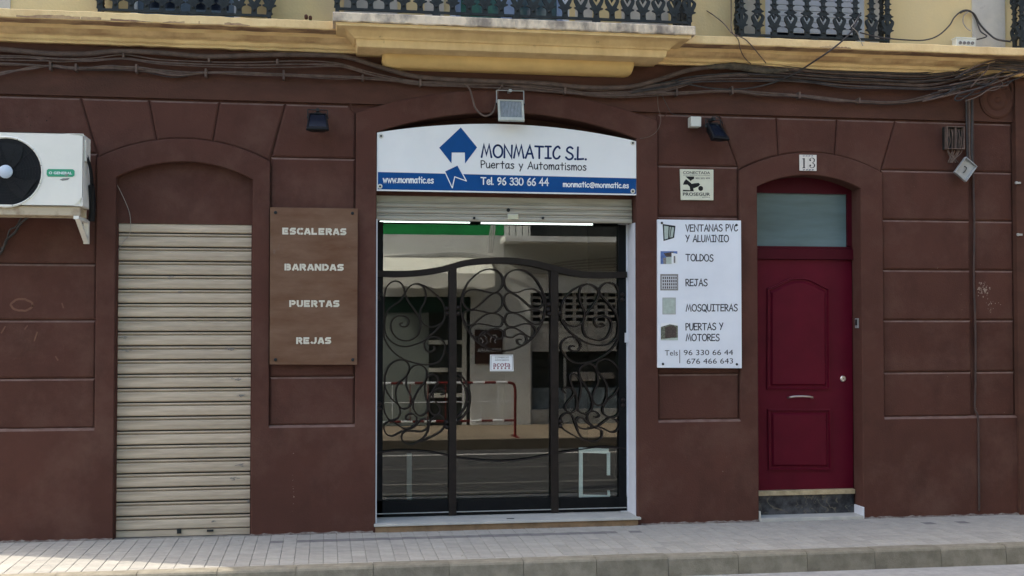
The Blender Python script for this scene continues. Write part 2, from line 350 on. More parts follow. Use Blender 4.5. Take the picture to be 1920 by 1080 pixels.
# ------------------------------------------------------------------ lettering
def ell(cx, cy, rx, ry, n=10): return [(cx+rx*math.sin(2*math.pi*i/n), cy+ry*math.cos(2*math.pi*i/n)) for i in range(n)]
GL = {
'M':(.85,[(0,[(0,0),(.2,1),(.42,.2),(.65,1),(.85,0)])]), 'O':(.78,[(2,ell(.39,.5,.39,.5))]), 'N':(.66,[(0,[(0,0),(.02,1),(.62,0),(.66,1)])]),
'A':(.66,[(0,[(0,0),(.37,1),(.66,0)]),(0,[(.14,.34),(.57,.36)])]), 'T':(.72,[(0,[(0,.97),(.72,.95)]),(0,[(.37,.95),(.36,0)])]),
'I':(.5,[(0,[(0,.98),(.5,.98)]),(0,[(.25,.98),(.25,.02)]),(0,[(0,.02),(.5,.02)])]), 'C':(.6,[(1,[(.6,.86),(.46,1),(.24,.88),(.05,.55),(.05,.22),(.22,.01),(.45,.03),(.6,.2)])]),
'S':(.6,[(1,[(.58,.88),(.38,1),(.14,.88),(.1,.68),(.28,.54),(.5,.42),(.6,.22),(.45,.03),(.2,0),(0,.16)])]), 'L':(.5,[(0,[(.03,1),(0,.02),(.5,.06)])]),
'E':(.55,[(0,[(.55,.98),(.02,.98),(0,.02),(.55,.03)]),(0,[(.02,.52),(.48,.55)])]), 'V':(.58,[(0,[(0,1),(.28,0),(.58,1)])]),
'P':(.5,[(0,[(.03,0),(0,.98)]),(1,[(0,.98),(.3,.97),(.5,.76),(.34,.52),(.02,.45)])]), 'Y':(.6,[(0,[(0,1),(.3,.5)]),(0,[(.6,1),(.16,0)])]),
'U':(.6,[(1,[(0,1),(.01,.35),(.12,.05),(.38,.02),(.56,.3),(.6,1)])]), 'D':(.6,[(0,[(0,0),(0,1)]),(1,[(0,1),(.35,.9),(.6,.55),(.42,.14),(0,0)])]),
'R':(.56,[(0,[(.03,0),(0,.98)]),(1,[(0,.98),(.3,.97),(.5,.76),(.34,.52),(.02,.48)]),(0,[(.14,.5),(.56,0)])]),
'J':(.62,[(0,[(.1,.98),(.62,.98)]),(1,[(.42,.98),(.4,.3),(.25,.02),(.06,.08),(0,.26)])]), 'Q':(.8,[(2,ell(.39,.5,.39,.5)),(0,[(.4,.22),(.78,-.16)])]),
'a':(.5,[(1,[(.45,.57),(.25,.67),(.04,.45),(.05,.12),(.22,0),(.42,.22)]),(0,[(.46,.66),(.44,.25),(.5,0)])]), 'c':(.45,[(1,[(.42,.57),(.26,.67),(.04,.42),(.08,.1),(.28,0),(.45,.12)])]),
'e':(.48,[(1,[(.06,.34),(.45,.38),(.38,.62),(.22,.67),(.03,.42),(.06,.12),(.28,0),(.48,.12)])]), 'i':(.08,[(0,[(.04,.65),(.04,0)]),(3,[(.04,.92)])]), 'l':(.08,[(0,[(.04,1),(.04,0)])]),
'm':(.66,[(0,[(.02,.66),(.03,0)]),(1,[(.03,.38),(.15,.64),(.28,.6),(.33,0)]),(1,[(.32,.38),(.45,.64),(.6,.6),(.66,0)])]),
'n':(.46,[(0,[(.02,.66),(.03,0)]),(1,[(.03,.38),(.2,.65),(.4,.58),(.46,0)])]), 'o':(.5,[(2,ell(.25,.33,.25,.33,8))]), 'r':(.4,[(0,[(.02,.66),(.04,0)]),(1,[(.04,.38),(.18,.62),(.4,.6)])]),
's':(.42,[(1,[(.4,.58),(.22,.68),(.06,.54),(.2,.38),(.4,.22),(.25,0),(0,.08)])]), 't':(.44,[(0,[(.22,.97),(.22,0)]),(0,[(0,.66),(.44,.66)])]),
'u':(.46,[(1,[(0,.66),(.02,.2),(.16,0),(.36,.12),(.42,.35)]),(0,[(.42,.66),(.46,0)])]), 'w':(.66,[(0,[(0,.66),(.17,0),(.33,.55),(.49,0),(.66,.66)])]),
'y':(.48,[(0,[(0,.66),(.24,.14)]),(0,[(.48,.66),(.12,-.32)])]), '.':(.06,[(3,[(.03,.03)])]), ' ':(.32,[]),
'@':(.95,[(1,[(.62,.5),(.48,.6),(.33,.42),(.42,.22),(.6,.28),(.66,.55),(.7,.25),(.88,.3),(.9,.6),(.7,.85),(.4,.85),(.08,.6),(.05,.25),(.3,-.05),(.75,-.05)])]),
'0':(.6,[(2,ell(.3,.5,.3,.5))]), '3':(.52,[(1,[(.05,.9),(.28,1),(.48,.8),(.38,.6),(.2,.54),(.44,.45),(.52,.22),(.36,.02),(.12,.02),(0,.15)])]),
'4':(.6,[(0,[(.42,0),(.4,1),(0,.36),(.6,.36)])]), '6':(.54,[(1,[(.44,1),(.18,.75),(.03,.35),(.15,.04),(.38,0),(.54,.25),(.4,.5),(.18,.5),(.05,.3)])]),
'9':(.54,[(1,[(.5,.66),(.3,.46),(.08,.56),(.08,.84),(.28,1),(.48,.88),(.52,.6),(.42,.25),(.15,0)])]),
}
def stroke_into(b, path, wd, y, fn, ci=8):
    """flat rounded stroke; path in glyph units mapped by fn to (x,z)"""
    pts = []
    for p in path:
        q = Vector(fn(p))
        if not pts or (q-pts[-1]).length > 1e-5: pts.append(q)
    r = wd/2
    if len(pts) == 1:
        c = pts[0]; b.sheet([(c.x+r*1.25*math.cos(2*math.pi*k/10), c.y+r*1.25*math.sin(2*math.pi*k/10)) for k in range(10)], y); return
    n = len(pts); L = []; Rr = []
    for i in range(n):
        t0 = (pts[i]-pts[max(i-1,0)]); t1 = (pts[min(i+1,n-1)]-pts[i])
        if t0.length < 1e-9: t0 = t1
        if t1.length < 1e-9: t1 = t0
        t0 = t0.normalized(); t1 = t1.normalized(); t = (t0+t1)
        if t.length < .3: t = t0
        t = t.normalized(); nn = Vector((-t.y, t.x)); k = 1/max(.42, nn.dot(Vector((-t0.y, t0.x))))
        L.append(pts[i]+nn*r*k); Rr.append(pts[i]-nn*r*k)
    s_ = pts[0]; a0 = math.atan2((L[0]-s_).y, (L[0]-s_).x); e_ = pts[-1]; a1 = math.atan2((Rr[-1]-e_).y, (Rr[-1]-e_).x)
    vs = [(p.x, y, p.y) for p in L]+[(p.x, y, p.y) for p in Rr]
    b.add(vs, [(n+i, n+i+1, i+1, i) for i in range(n-1)])
    b.sheet([(s_.x+r*math.cos(a0+math.pi*k/5), s_.y+r*math.sin(a0+math.pi*k/5)) for k in range(6)], y)
    b.sheet([(e_.x+r*math.cos(a1+math.pi*k/5), e_.y+r*math.sin(a1+math.pi*k/5)) for k in range(6)], y)
def comic(name, s, pl, pr, cap, wd, Y, m, parent, gap=.17):
    """s between photo pixels pl=(x,baseline) and pr on the plane Y, capital height cap (px), stroke wd (px)"""
    a, c = P(*pl, Y), P(*pr, Y); tot = sum(GL[ch][0]+gap for ch in s)-gap
    mpp = (P(pl[0], pl[1]-1, Y)-a).z
    sx = (c.x-a.x)/tot; b = B(); u = 0; lay = 0
    for ch in s:
        wch, strokes = GL[ch]
        for sm, pts in strokes:
            path = cat([(p[0], p[1]) for p in pts], 5) if sm == 1 else (cat(pts, 4, True) if sm == 2 else pts)
            if sm == 2: path = list(path)+[path[0], path[1]]
            def fn(p, u=u):
                k = (u+p[0])/tot
                return (a.x+(u+p[0])*sx, a.z+(c.z-a.z)*k+p[1]*cap*mpp)
            stroke_into(b, path, wd*mpp, Y-lay*.00012, fn); lay = (lay+1) % 4
        u += wch+gap
    return fin(name, b, m, parent)
def sans(name, s, pl, pr, cap, Y, m, parent, bold=0.0, space=1.0, flip=False):
    cu = bpy.data.curves.new('t', 'FONT'); cu.body = s; cu.offset = bold; cu.space_character = space; cu.resolution_u = 3
    ob = bpy.data.objects.new('t', cu); COL.objects.link(ob)
    dg = bpy.context.evaluated_depsgraph_get(); me = bpy.data.meshes.new_from_object(ob.evaluated_get(dg))
    bpy.data.objects.remove(ob)
    vs = [v.co.copy() for v in me.vertices]; fs = [list(p.vertices) for p in me.polygons]; bpy.data.meshes.remove(me)
    x0 = min(v.x for v in vs); x1 = max(v.x for v in vs)
    if flip: a, c = pl, pr; hh = cap/.70
    else:
        a, c = P(*pl, Y), P(*pr, Y); hh = cap*(P(pl[0], pl[1]-1, Y)-a).z/.70
    out = []
    for v in vs:
        k = (v.x-x0)/(x1-x0)
        if flip: out.append((a.x+(c.x-a.x)*k, Y, a.z+v.y*hh))
        else: out.append((a.x+(c.x-a.x)*k, Y, a.z+(c.z-a.z)*k+v.y*hh))
    b = B(); b.add(out, fs)
    return fin(name, b, m, parent)

# ================================================================== THE STREET
b = B(); b.add([(-120,-60,-.145),(120,-60,-.145),(120,120,-.145),(-120,120,-.145)], [(0,1,2,3)])
road = struct(fin('road', b, M['road'], org=(0,0,-.145)))
# own pavement
b = B(); b.box(-4.6, 14, -1.285, .2, -.16, -.006); b.box(-40, -4.6, -1.285, .2, -.16, -.006)
pave = struct(fin('pavement', b, M['pbase'], org=(0,0,-.006)))
rows = [(-.005,-.05,'h'),(-.05,-.255,'n'),(-.255,-.365,'d')]
y = -.365
while y > -1.27: rows.append((y, max(y-.208, -1.285), 'n')); y -= .208
TW = .1065
protos = {}
tiles = []
for ri, (ya, yb, kind) in enumerate(rows):
    n0, n1 = -46, 70
    for k in range(n0, n1):
        tiles.append((k*TW, ya, yb, kind, ri))
vis = lambda t: -2.75 < t[0] < 5.9 and t[3] != 'h'
# the largest in view (nearest the kerb) one by one, the rest as one surface of real tiles
vt = [t for t in tiles if vis(t)]
vt.sort(key=lambda t: (t[2], abs(t[0]-1.2)))
single = set(map(id, vt[:270])); rest = B()
for t in tiles:
    x, ya, yb, kind, ri = t
    if kind == 'd' and random.random() > (.93 if -.1 < x < 1.7 else (.6 if x < 2.6 and x > -.5 else .03)): kind = 'n'
    g = .0022; jz = random.uniform(-.0012, .0012)
    if id(t) in single:
        key = (round(ya-yb, 3), kind)
        if key not in protos:
            bb = B(); hw = TW/2-g/2; hd = (ya-yb)/2-g/2; c = .003
            vs = [(-hw,-hd,-.02),(hw,-hd,-.02),(hw,hd,-.02),(-hw,hd,-.02),(-hw,-hd,-c),(hw,-hd,-c),(hw,hd,-c),(-hw,hd,-c),(-hw+c,-hd+c,0),(hw-c,-hd+c,0),(hw-c,hd-c,0),(-hw+c,hd-c,0)]
            fs = [(0,1,5,4),(1,2,6,5),(2,3,7,6),(3,0,4,7),(4,5,9,8),(5,6,10,9),(6,7,11,10),(7,4,8,11),(8,9,10,11)]
            bb.add(vs, fs); me = bpy.data.meshes.new('paving_tile'); me.from_pydata([tuple(v) for v in bb.v], [], bb.f); me.materials.append(M['ptiled' if kind == 'd' else 'ptile']); protos[key] = me
        o = bpy.data.objects.new('paving_tile', protos[key]); COL.objects.link(o); o.parent = pave
        o.location = (x+TW/2, (ya+yb)/2, jz+.006)
        if random.random() < .06: o.rotation_euler = (random.uniform(-.012,.012), random.uniform(-.015,.015), 0)
    else:
        rest.cm = 1 if kind == 'd' else 0; c = .0025; hw = TW/2-g/2; cx = x+TW/2
        y0, y1 = yb+g/2, ya-g/2
        if y1-y0 < .01: continue
        rest.add([(cx-hw,y0,jz-c),(cx+hw,y0,jz-c),(cx+hw,y1,jz-c),(cx-hw,y1,jz-c),(cx-hw+c,y0+c,jz),(cx+hw-c,y0+c,jz),(cx+hw-c,y1-c,jz),(cx-hw+c,y1-c,jz),(cx-hw,y0,-.02),(cx+hw,y0,-.02),(cx+hw,y1,-.02),(cx-hw,y1,-.02)],
                 [(4,5,6,7),(0,1,5,4),(1,2,6,5),(2,3,7,6),(3,0,4,7),(8,9,1,0),(9,10,2,1),(10,11,3,2),(11,8,0,3)])
ro = fin('paving_tiles', rest, [M['ptile'], M['ptiled']], parent=pave); ro['kind'] = 'stuff'
# kerb stones
KF = -1.42
def kerb_bm(L, y0, y1, s):
    bb = B(); prof = [(y1,-.16),(y1,.0),(y0+s*.03,.0),(y0+s*.012,-.006),(y0+s*.003,-.02),(y0,-.05),(y0-s*.012,-.16)]
    n = len(prof); vs = [(x, p[0], p[1]) for x in (-L/2+.0018, L/2-.0018) for p in prof]
    fs = [(i, n+i, n+i+1, i+1) for i in range(n-1)]+[tuple(range(n)), tuple(reversed(range(n, 2*n)))]
    bb.add(vs, fs); return bb
kb = kerb_bm(.552, KF, -1.287, 1)
kj = X(700, KF, 1060)
first = None
for k in range(-14, 22):
    cx = kj+.276+.552*k
    if first is None: first = fin('kerb_stone', kb, M['kerb'], parent=pave, autos=True); o = first
    else: o = bpy.data.objects.new('kerb_stone', first.data); COL.objects.link(o); o.parent = pave
    o.location = (cx, random.uniform(-.003,.003), random.uniform(-.002,.004)+.0065)
b = B(); b.box(-40, 14, KF-.40, KF-.012, -.2, -.139)
g_ = struct(fin('gutter', b, mat('gutter_concrete', (.36,.36,.35), .9, spec=.2, col2=(.26,.26,.255), scale=8, bump=.002, bscale=120, detail=9), org=(0,KF,-.139)))

# ================================================================== THE BUILDING
BX0, BX1, BY1, BZ = -3.85, 9.5, 7.0, 9.0
bld = thing('building', 'brown shop building with arched openings and ochre cornice under iron balconies', 'building', (0,0,0))
st = M['stucco']
def part(name, b, m, parent=bld, **k): return fin(name, b, m, parent=parent, **k)
s1o, s1i, s1j, s1p = X(179), X(215), X(472.5), X(505)
s2o, s2i, s2j, s2p = X(666), X(705), X(1194.5), X(1234)
s3o, s3i, s3j, s3p = X(1388), X(1421), X(1616), X(1657)
PILL = X(1905)
ZL = [3.618, 3.163, 2.708, 2.25, 1.79, 1.315, .905]
GB, BF = .052, .03                                       # groove depth, block face
S1 = dict(o=(s1o, s1p), i=(s1i, s1j), oz=(Z(181,297), Z(345,260), Z(505,302)), iz=(Z(213,333), Z(345,303), Z(475,336)))
S2 = dict(o=(s2o, s2p), i=(s2i, s2j), oz=(Z(660,211), Z(950,168), Z(1238,228)), iz=(Z(705,246), Z(953,211), Z(1198,261)))
S3 = dict(o=(s3o, s3p), i=(s3i, s3j), oz=(Z(1380,322), Z(1519,286), Z(1661,322)), iz=(Z(1420,351), Z(1515,328), Z(1612,352)))
for S in (S1, S2, S3):
    for k in ('o', 'i'):
        z = S[k+'z']; zs = (z[0]+z[2])/2; xa, xb = S[k]
        S[k+'a'], S[k+'c'] = arc3((xa, zs), ((xa+xb)/2, z[1]), (xb, zs))
def archz(S, x):
    ux, uy, r = S['oc']; return uy+math.sqrt(max(r*r-(x-ux)**2, 0))
def surround(name, S, dep, zb=-.03):
    ZP = ZL[6]
    out = [(S['o'][0], zb), (S['o'][0], ZP-.012), (S['o'][0], ZP+.006)]+S['oa']+[(S['o'][1], ZP+.006), (S['o'][1], ZP-.012), (S['o'][1], zb)]
    inn = [(S['i'][0], zb), (S['i'][0], ZP-.012), (S['i'][0], ZP+.006)]+S['ia']+[(S['i'][1], ZP+.006), (S['i'][1], ZP-.012), (S['i'][1], zb)]
    b = B(); n = len(out); c = .006
    ux, uz = (S['o'][0]+S['o'][1])/2, S['oz'][0]-.6
    ring = []
    def off(pts, d):
        r = []
        for i, p in enumerate(pts):
            a = Vector(pts[max(i-1,0)]); e = Vector(pts[min(i+1,len(pts)-1)]); t = (e-a).normalized(); nn = Vector((t.y, -t.x))
            r.append((p[0]+nn.x*d, p[1]+nn.y*d))
        return r
    o2 = off(out, c); i2 = off(inn, -c)
    lowi = (0, 1, n-2, n-1)
    for i in lowi: o2[i] = out[i]
    loops = [[(p[0], GB, p[1]) for p in out], [(p[0], 0 if i in lowi else c, p[1]) for i, p in enumerate(out)], [(p[0], 0, p[1]) for p in o2], [(p[0], 0, p[1]) for p in i2], [(p[0], c, p[1]) for p in inn], [(p[0], dep, p[1]) for p in inn]]
    vs = [q for l in loops for q in l]
    fs = [(j*n+i, j*n+i+1, (j+1)*n+i+1, (j+1)*n+i) for j in range(5) for i in range(n-1)]
    b.add(vs, fs); return part(name, b, st, autos=False)
surround('arch_surround', S1, .10); surround('arch_surround', S2, .36); surround('arch_surround', S3, .22)
# recessed wall seen in the joints, and the plinth
b = B(); TOPZ = 4.08
for xa, xb in ((BX0, s1i-.02), (s1j+.02, s2i-.02), (s2j+.02, s3i-.02), (s3j+.02, BX1)):
    b.box(xa, xb, GB, .35, -.3, TOPZ)
for S, xa, xb in ((S1, s1i-.02, s1j+.02), (S2, s2i-.02, s2j+.02), (S3, s3i-.02, s3j+.02)):
    b.box(xa, xb, GB, .35, max(p[1] for p in S['ia'])+.004, TOPZ)
part('ground_floor_wall', b, st)
zp = ZL[6]
for xa, xb in ((BX0, s1o), (s1p, s2o), (s2p, s3o), (s3p, PILL)):
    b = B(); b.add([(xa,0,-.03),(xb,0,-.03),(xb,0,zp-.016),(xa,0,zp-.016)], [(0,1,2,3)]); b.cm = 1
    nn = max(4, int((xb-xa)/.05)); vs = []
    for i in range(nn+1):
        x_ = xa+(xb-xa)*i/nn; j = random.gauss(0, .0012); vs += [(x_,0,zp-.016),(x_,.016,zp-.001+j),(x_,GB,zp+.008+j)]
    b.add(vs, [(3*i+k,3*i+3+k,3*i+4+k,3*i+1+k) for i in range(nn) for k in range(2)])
    part('plinth', b, [st, M['dust_skylit']])
# frieze band
b = B(); b.box(BX0, BX1, .018, GB, 3.632, TOPZ); part('frieze', b, M['frieze'])
# end wall of the building and the storeys above
b = B(); b.box(BX0, BX1, .35, BY1, -.3, TOPZ-.02) if False else None
b.box(BX0, BX0+.3, .35, BY1, -.3, BZ); b.box(BX1-.3, BX1, .35, BY1, -.3, BZ); b.box(BX0, BX1, BY1, BY1+.3, -.3, BZ)
b.box(BX0, BX1+.05, -.0, BY1+.35, BZ, BZ+.35); part('side_walls', b, M['orange'])

def inset(pts, d):
    n = len(pts); a = sum(pts[i][0]*pts[(i+1)%n][1]-pts[(i+1)%n][0]*pts[i][1] for i in range(n)); s = 1 if a > 0 else -1; out = []
    for i in range(n):
        p0, p1, p2 = Vector(pts[i-1]), Vector(pts[i]), Vector(pts[(i+1)%n])
        t0 = (p1-p0).normalized(); t1 = (p2-p1).normalized(); n0 = Vector((-t0.y, t0.x))*s; n1 = Vector((-t1.y, t1.x))*s
        m = (n0+n1); k = m.length
        if k < .2: out.append((p1.x+n0.x*d, p1.y+n0.y*d)); continue
        m = m/k; out.append((p1.x+m.x*d/max(.35, m.dot(n0)), p1.y+m.y*d/max(.35, m.dot(n0))))
    return out
def block(pts, jl=.0045, ch=.015):
    jy = random.uniform(-.0015, .0015)
    a = inset(pts, jl); c = inset(pts, jl+ch*.35); e = inset(pts, jl+ch); n = len(pts)
    s = 1 if sum(pts[i][0]*pts[(i+1)%n][1]-pts[(i+1)%n][0]*pts[i][1] for i in range(n)) > 0 else -1
    vs = [(p[0], GB, p[1]) for p in a]+[(p[0], BF+.008+jy, p[1]) for p in a]+[(p[0], BF+jy, p[1]) for p in e]
    fs = []
    for L_ in range(2):
        for i in range(n):
            j = (i+1)%n; q = (L_*n+i, L_*n+j, (L_+1)*n+j, (L_+1)*n+i); fs.append(q if s < 0 else tuple(reversed(q)))
    fs.append(tuple(2*n+i for i in (range(n) if s > 0 else reversed(range(n)))))
    b = B(); b.add(vs, fs)
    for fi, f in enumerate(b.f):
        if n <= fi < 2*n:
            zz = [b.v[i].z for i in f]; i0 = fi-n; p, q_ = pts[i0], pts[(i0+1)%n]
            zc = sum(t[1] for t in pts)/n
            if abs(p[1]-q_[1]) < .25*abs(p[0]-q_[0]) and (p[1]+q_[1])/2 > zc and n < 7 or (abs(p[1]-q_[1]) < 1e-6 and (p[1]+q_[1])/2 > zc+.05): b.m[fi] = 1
    return part('stucco_block', b, [M['block'], M['dust_skylit']], autos=False)
def rect(xa, xb, za, zb): block([(xa,za),(xb,za),(xb,zb),(xa,zb)])
for i in range(1, 6):
    rect(BX0, s1o, ZL[i+1], ZL[i]); rect(s1p, s2o, ZL[i+1], ZL[i]); rect(s2p, s3o, ZL[i+1], ZL[i])
    rect(s3p, X(1824), ZL[i+1], ZL[i]); rect(X(1830), PILL, ZL[i+1], ZL[i])
zt, zb_ = ZL[0], ZL[1]
def seg(S, xa, xb):
    return [(x, archz(S, x)+.001) for x in [xb+(xa-xb)*k/6 for k in range(7)]]
def vous(S, xt0, xt1, xb0, xb1):          # tops and bottoms at joints, bottom following the arch
    block([(xt0, zt), (xt1, zt)][::-1]+[(xt0, zt)][:0] + [(xt0, zt)] + [(xb0, archz(S, xb0))] + list(reversed(seg(S, xb0, xb1)))[1:])
J = [(X(150,0,183), X(180,0,283)), (X(278,0,186), X(293,0,262)), (X(411,0,191), X(398,0,263)), (X(535,0,195), X(510,0,290))]
block([(BX0,zb_),(J[0][1],zb_),(J[0][0],zt),(BX0,zt)])
block([(s1o,zb_),(s1o, archz(S1,s1o))]+[(s1o+(J[1][1]-s1o)*k/6, archz(S1, s1o+(J[1][1]-s1o)*k/6)) for k in range(1,7)]+[(J[1][0],zt),(J[0][0],zt)])
block([(J[1][1]+(J[2][1]-J[1][1])*k/6, archz(S1, J[1][1]+(J[2][1]-J[1][1])*k/6)) for k in range(7)]+[(J[2][0],zt),(J[1][0],zt)])
block([(J[2][1]+(s1p-J[2][1])*k/6, archz(S1, J[2][1]+(s1p-J[2][1])*k/6)) for k in range(7)]+[(s1p+.004,zb_),(J[3][0],zt),(J[2][0],zt)])
block([(s1p+.01,zb_),(s2o,zb_),(s2o,Z(660,211)),(X(652),zt),(J[3][0],zt)])
K = [(X(1351,0,219), X(1378,0,318)), (X(1458,0,222), X(1462,0,287)), (X(1572,0,222), X(1568,0,287)), (X(1682,0,226), X(1657,0,318))]
block([(s2p,zb_),(s3o-.004,zb_),(K[0][0],zt),(s2p+.01,zt),(s2p,Z(1238,228))])
block([(s3o,zb_-.005)]+[(s3o+(K[1][1]-s3o)*k/6, archz(S3, s3o+(K[1][1]-s3o)*k/6)) for k in range(7)]+[(K[1][0],zt),(K[0][0],zt)])
block([(K[1][1]+(K[2][1]-K[1][1])*k/6, archz(S3, K[1][1]+(K[2][1]-K[1][1])*k/6)) for k in range(7)]+[(K[2][0],zt),(K[1][0],zt)])
block([(K[2][1]+(s3p-K[2][1])*k/6, archz(S3, K[2][1]+(s3p-K[2][1])*k/6)) for k in range(7)]+[(s3p+.002,zb_),(K[3][0],zt),(K[2][0],zt)])
block([(s3p+.004,zb_),(X(1824),zb_),(X(1824),zt),(K[3][0],zt)]); rect(X(1830), PILL, zb_, zt)
# voussoir joints running up into the frieze beside the big arch
for (a, c) in (((643,157),(662,208)), ((752,163),(766,181)), ((1262,182),(1245,222))):
    b = B(); p, q = P(*a, .018), P(*c, .018); b.bar([(p.x,p.z),(q.x,q.z)], .010, .0165, .02); part('joint_line', b, M['frieze'])
# right-hand pilaster beyond the last blocks
b = B(); b.box(PILL, PILL+.42, -.03, GB, -.03, 4.03); part('end_pilaster', b, M['frieze'])
for k in range(6): rect(PILL+.44, BX1-.1, ZL[k+1], ZL[k])
b = B(); b.add([(PILL+.42,0,-.03),(BX1,0,-.03),(BX1,0,zp),(PILL+.42,0,zp),(PILL+.42,GB,zp),(BX1,GB,zp)], [(0,1,2,3),(3,2,5,4)]); part('plinth', b, st)
# plaster medallion top right
b = B(); c = P(1868,188,.018)
b.lathe(c, (0,-1,0), [(.17,-.002),(.17,.012),(.15,.022),(.13,.014),(.10,.012),(.085,.026),(.05,.030),(.03,.018),(.012,.03),(.002,.032)], 28)
pts = [P(x_, y_, .01) for x_, y_ in ((1845,150),(1862,140),(1885,146),(1898,165),(1896,188))]
b.tube(cat(pts,5), .02, 8); pts = [P(x_, y_, .01) for x_, y_ in ((1886,188),(1893,178),(1890,168),(1880,170),(1882,180))]; b.tube(cat(pts,5), .011, 8)
part('plaster_medallion', b, M['frieze'], smooth=True)

# ---------------------------------------------------------------- cornice and balconies
prof = [(0.06,4.052),(-.030,4.052),(-.035,4.070),(-.055,4.082),(-.060,4.100),(-.064,4.106),(-.085,4.110),(-.115,4.124),(-.138,4.150),(-.145,4.172),(-.150,4.178),(-.285,4.176),(-.292,4.180),(-.300,4.188),(-.300,4.246),(-.294,4.252),(.2,4.272)]
def extr(b, prof, x0, x1, nseg=60, j=.0015):
    n = len(prof); vs = []
    for i in range(nseg+1):
        x = x0+(x1-x0)*i/nseg; jj = [random.gauss(0, j) for _ in range(3)]
        for p in prof: vs.append((x, p[0]+jj[0]*(1 if p[0] < 0 else 0), p[1]+jj[1]))
    fs = [(i*n+k, (i+1)*n+k, (i+1)*n+k+1, i*n+k+1) for i in range(nseg) for k in range(n-1)]
    fs += [tuple(range(n)), tuple(reversed([nseg*n+k for k in range(n)]))]
    b.add(vs, fs)
b = B(); extr(b, prof, BX0, BX1, 160)
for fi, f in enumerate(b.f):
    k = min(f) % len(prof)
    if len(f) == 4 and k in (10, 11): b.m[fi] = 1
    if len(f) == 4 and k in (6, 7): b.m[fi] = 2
M['soffit'] = mat('grimy_shaded_soffit_paint', (.52,.36,.20), .92, col2=(.27,.17,.11), scale=4, bump=.008, bscale=25, spec=.1, detail=10, stretch=(1,1,1), thr=(.42,.58))  # weathered brown, with the shade under the fillet put into the colour
M['hollow'] = mat('ochre_stained_shaded_moulding', (.74,.53,.28), .92, col2=(.48,.31,.16), scale=3, bump=.004, bscale=30, spec=.1, detail=10, stretch=(1.2,1,1), thr=(.4,.62))  # stain tone that also carries the hollow's shade in its colour
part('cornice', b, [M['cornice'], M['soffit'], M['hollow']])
for (pa, pb_, n_) in ((-60, 280, 10), (300, 470, 7), (1540, 1600, 3)):       # broken render under the fillet
    b = B(); xa, xb = X(pa,-.3), X(pb_,-.3); q_ = 60; lo = []; hh_ = .01
    for i in range(q_+1):
        x_ = xa+(xb-xa)*i/q_; hh_ = hh_*.8+.2*random.uniform(-.01,.045); lo.append((x_, 4.186+max(0, hh_)*math.sin(math.pi*i/q_)**.5))
    b.sheet([(xa,4.184)]+[(xb,4.184)]+list(reversed(lo)), -.3012); part('broken_render', b, M['soffit'])
XL, XR = X(624,-.55,45), X(1304,-.55,60)
bal = [(-.30,4.035),(-.345,4.037),(-.352,4.05),(-.358,4.095),(-.375,4.10),(-.385,4.115),(-.43,4.150),(-.45,4.158),(-.52,4.165),(-.525,4.19)]
def loops(b, pr, XL, XR, D, close_top=None):
    vs = []; 
    for (y_, z_) in pr:
        d = D+y_          # setback
        a, c = XL+d, XR-d
        vs += [(a, .1, z_), (a, y_, z_), (c, y_, z_), (c, .1, z_)]
    fs = []
    for i in range(len(pr)-1):
        for k in range(3): fs.append((4*i+k, 4*i+k+1, 4*i+5+k, 4*i+4+k))
    fs.append((0,3,2,1)); m = len(pr)-1; fs.append((4*m, 4*m+1, 4*m+2, 4*m+3))
    b.add(vs, fs)
b = B(); loops(b, bal, XL, XR, .55); blc = part('balcony', b, M['balcony'], autos=True)
b = B(); 
nx = 90; vs = []; 
for i in range(nx+1):
    x = XL+(XR-XL)*i/nx; j1 = random.gauss(0,.003); j2 = random.gauss(0,.0025)
    vs += [(x, .1, 4.188), (x, -.545+j1, 4.191+j2), (x, -.55+j1, 4.20), (x, -.552+j1, 4.258), (x, -.54, 4.268), (x, .1, 4.268)]
fs = [(i*6+k, i*6+6+k, i*6+7+k, i*6+k+1) for i in range(nx) for k in range(5)]+[(0,1,2,3,4,5), tuple(nx*6+k for k in reversed(range(6)))]
b.add(vs, fs); part('slab', b, M['slabedge'], parent=blc)
# corbel below: long half-round
cx0, cx1 = X(717,-.14,120), X(1192,-.14,128); b = B(); n = 10; sec = []
for i in range(n+1):
    a = math.pi/2*i/n; sec.append((-.16*math.cos(a)+.018 if True else 0, 4.034-.105*math.sin(a)))
vs = []; xs_ = [0,.012,.03,.06,.09]; tot = cx1-cx0
for e, x in [(k/4, xs_[k]) for k in range(5)]+[(1, tot-.09)]+[(1-k/4, tot-xs_[4-k]) for k in range(1,5)]:
    sc = math.sqrt(max(1-(1-e)**2, 0.02))
    for (y_, z_) in sec: vs.append((cx0+x, y_*(.6+.4*sc), 4.034-(4.034-z_)*(.35+.65*sc)))
m_ = n+1; fs = [(i*m_+k, (i+1)*m_+k, (i+1)*m_+k+1, i*m_+k+1) for i in range(9) for k in range(n)]+[tuple(range(m_)), tuple(reversed([9*m_+k for k in range(m_)]))]
b.add(vs, fs); part('corbel', b, M['corbel'], parent=blc, smooth=True, autos=True)

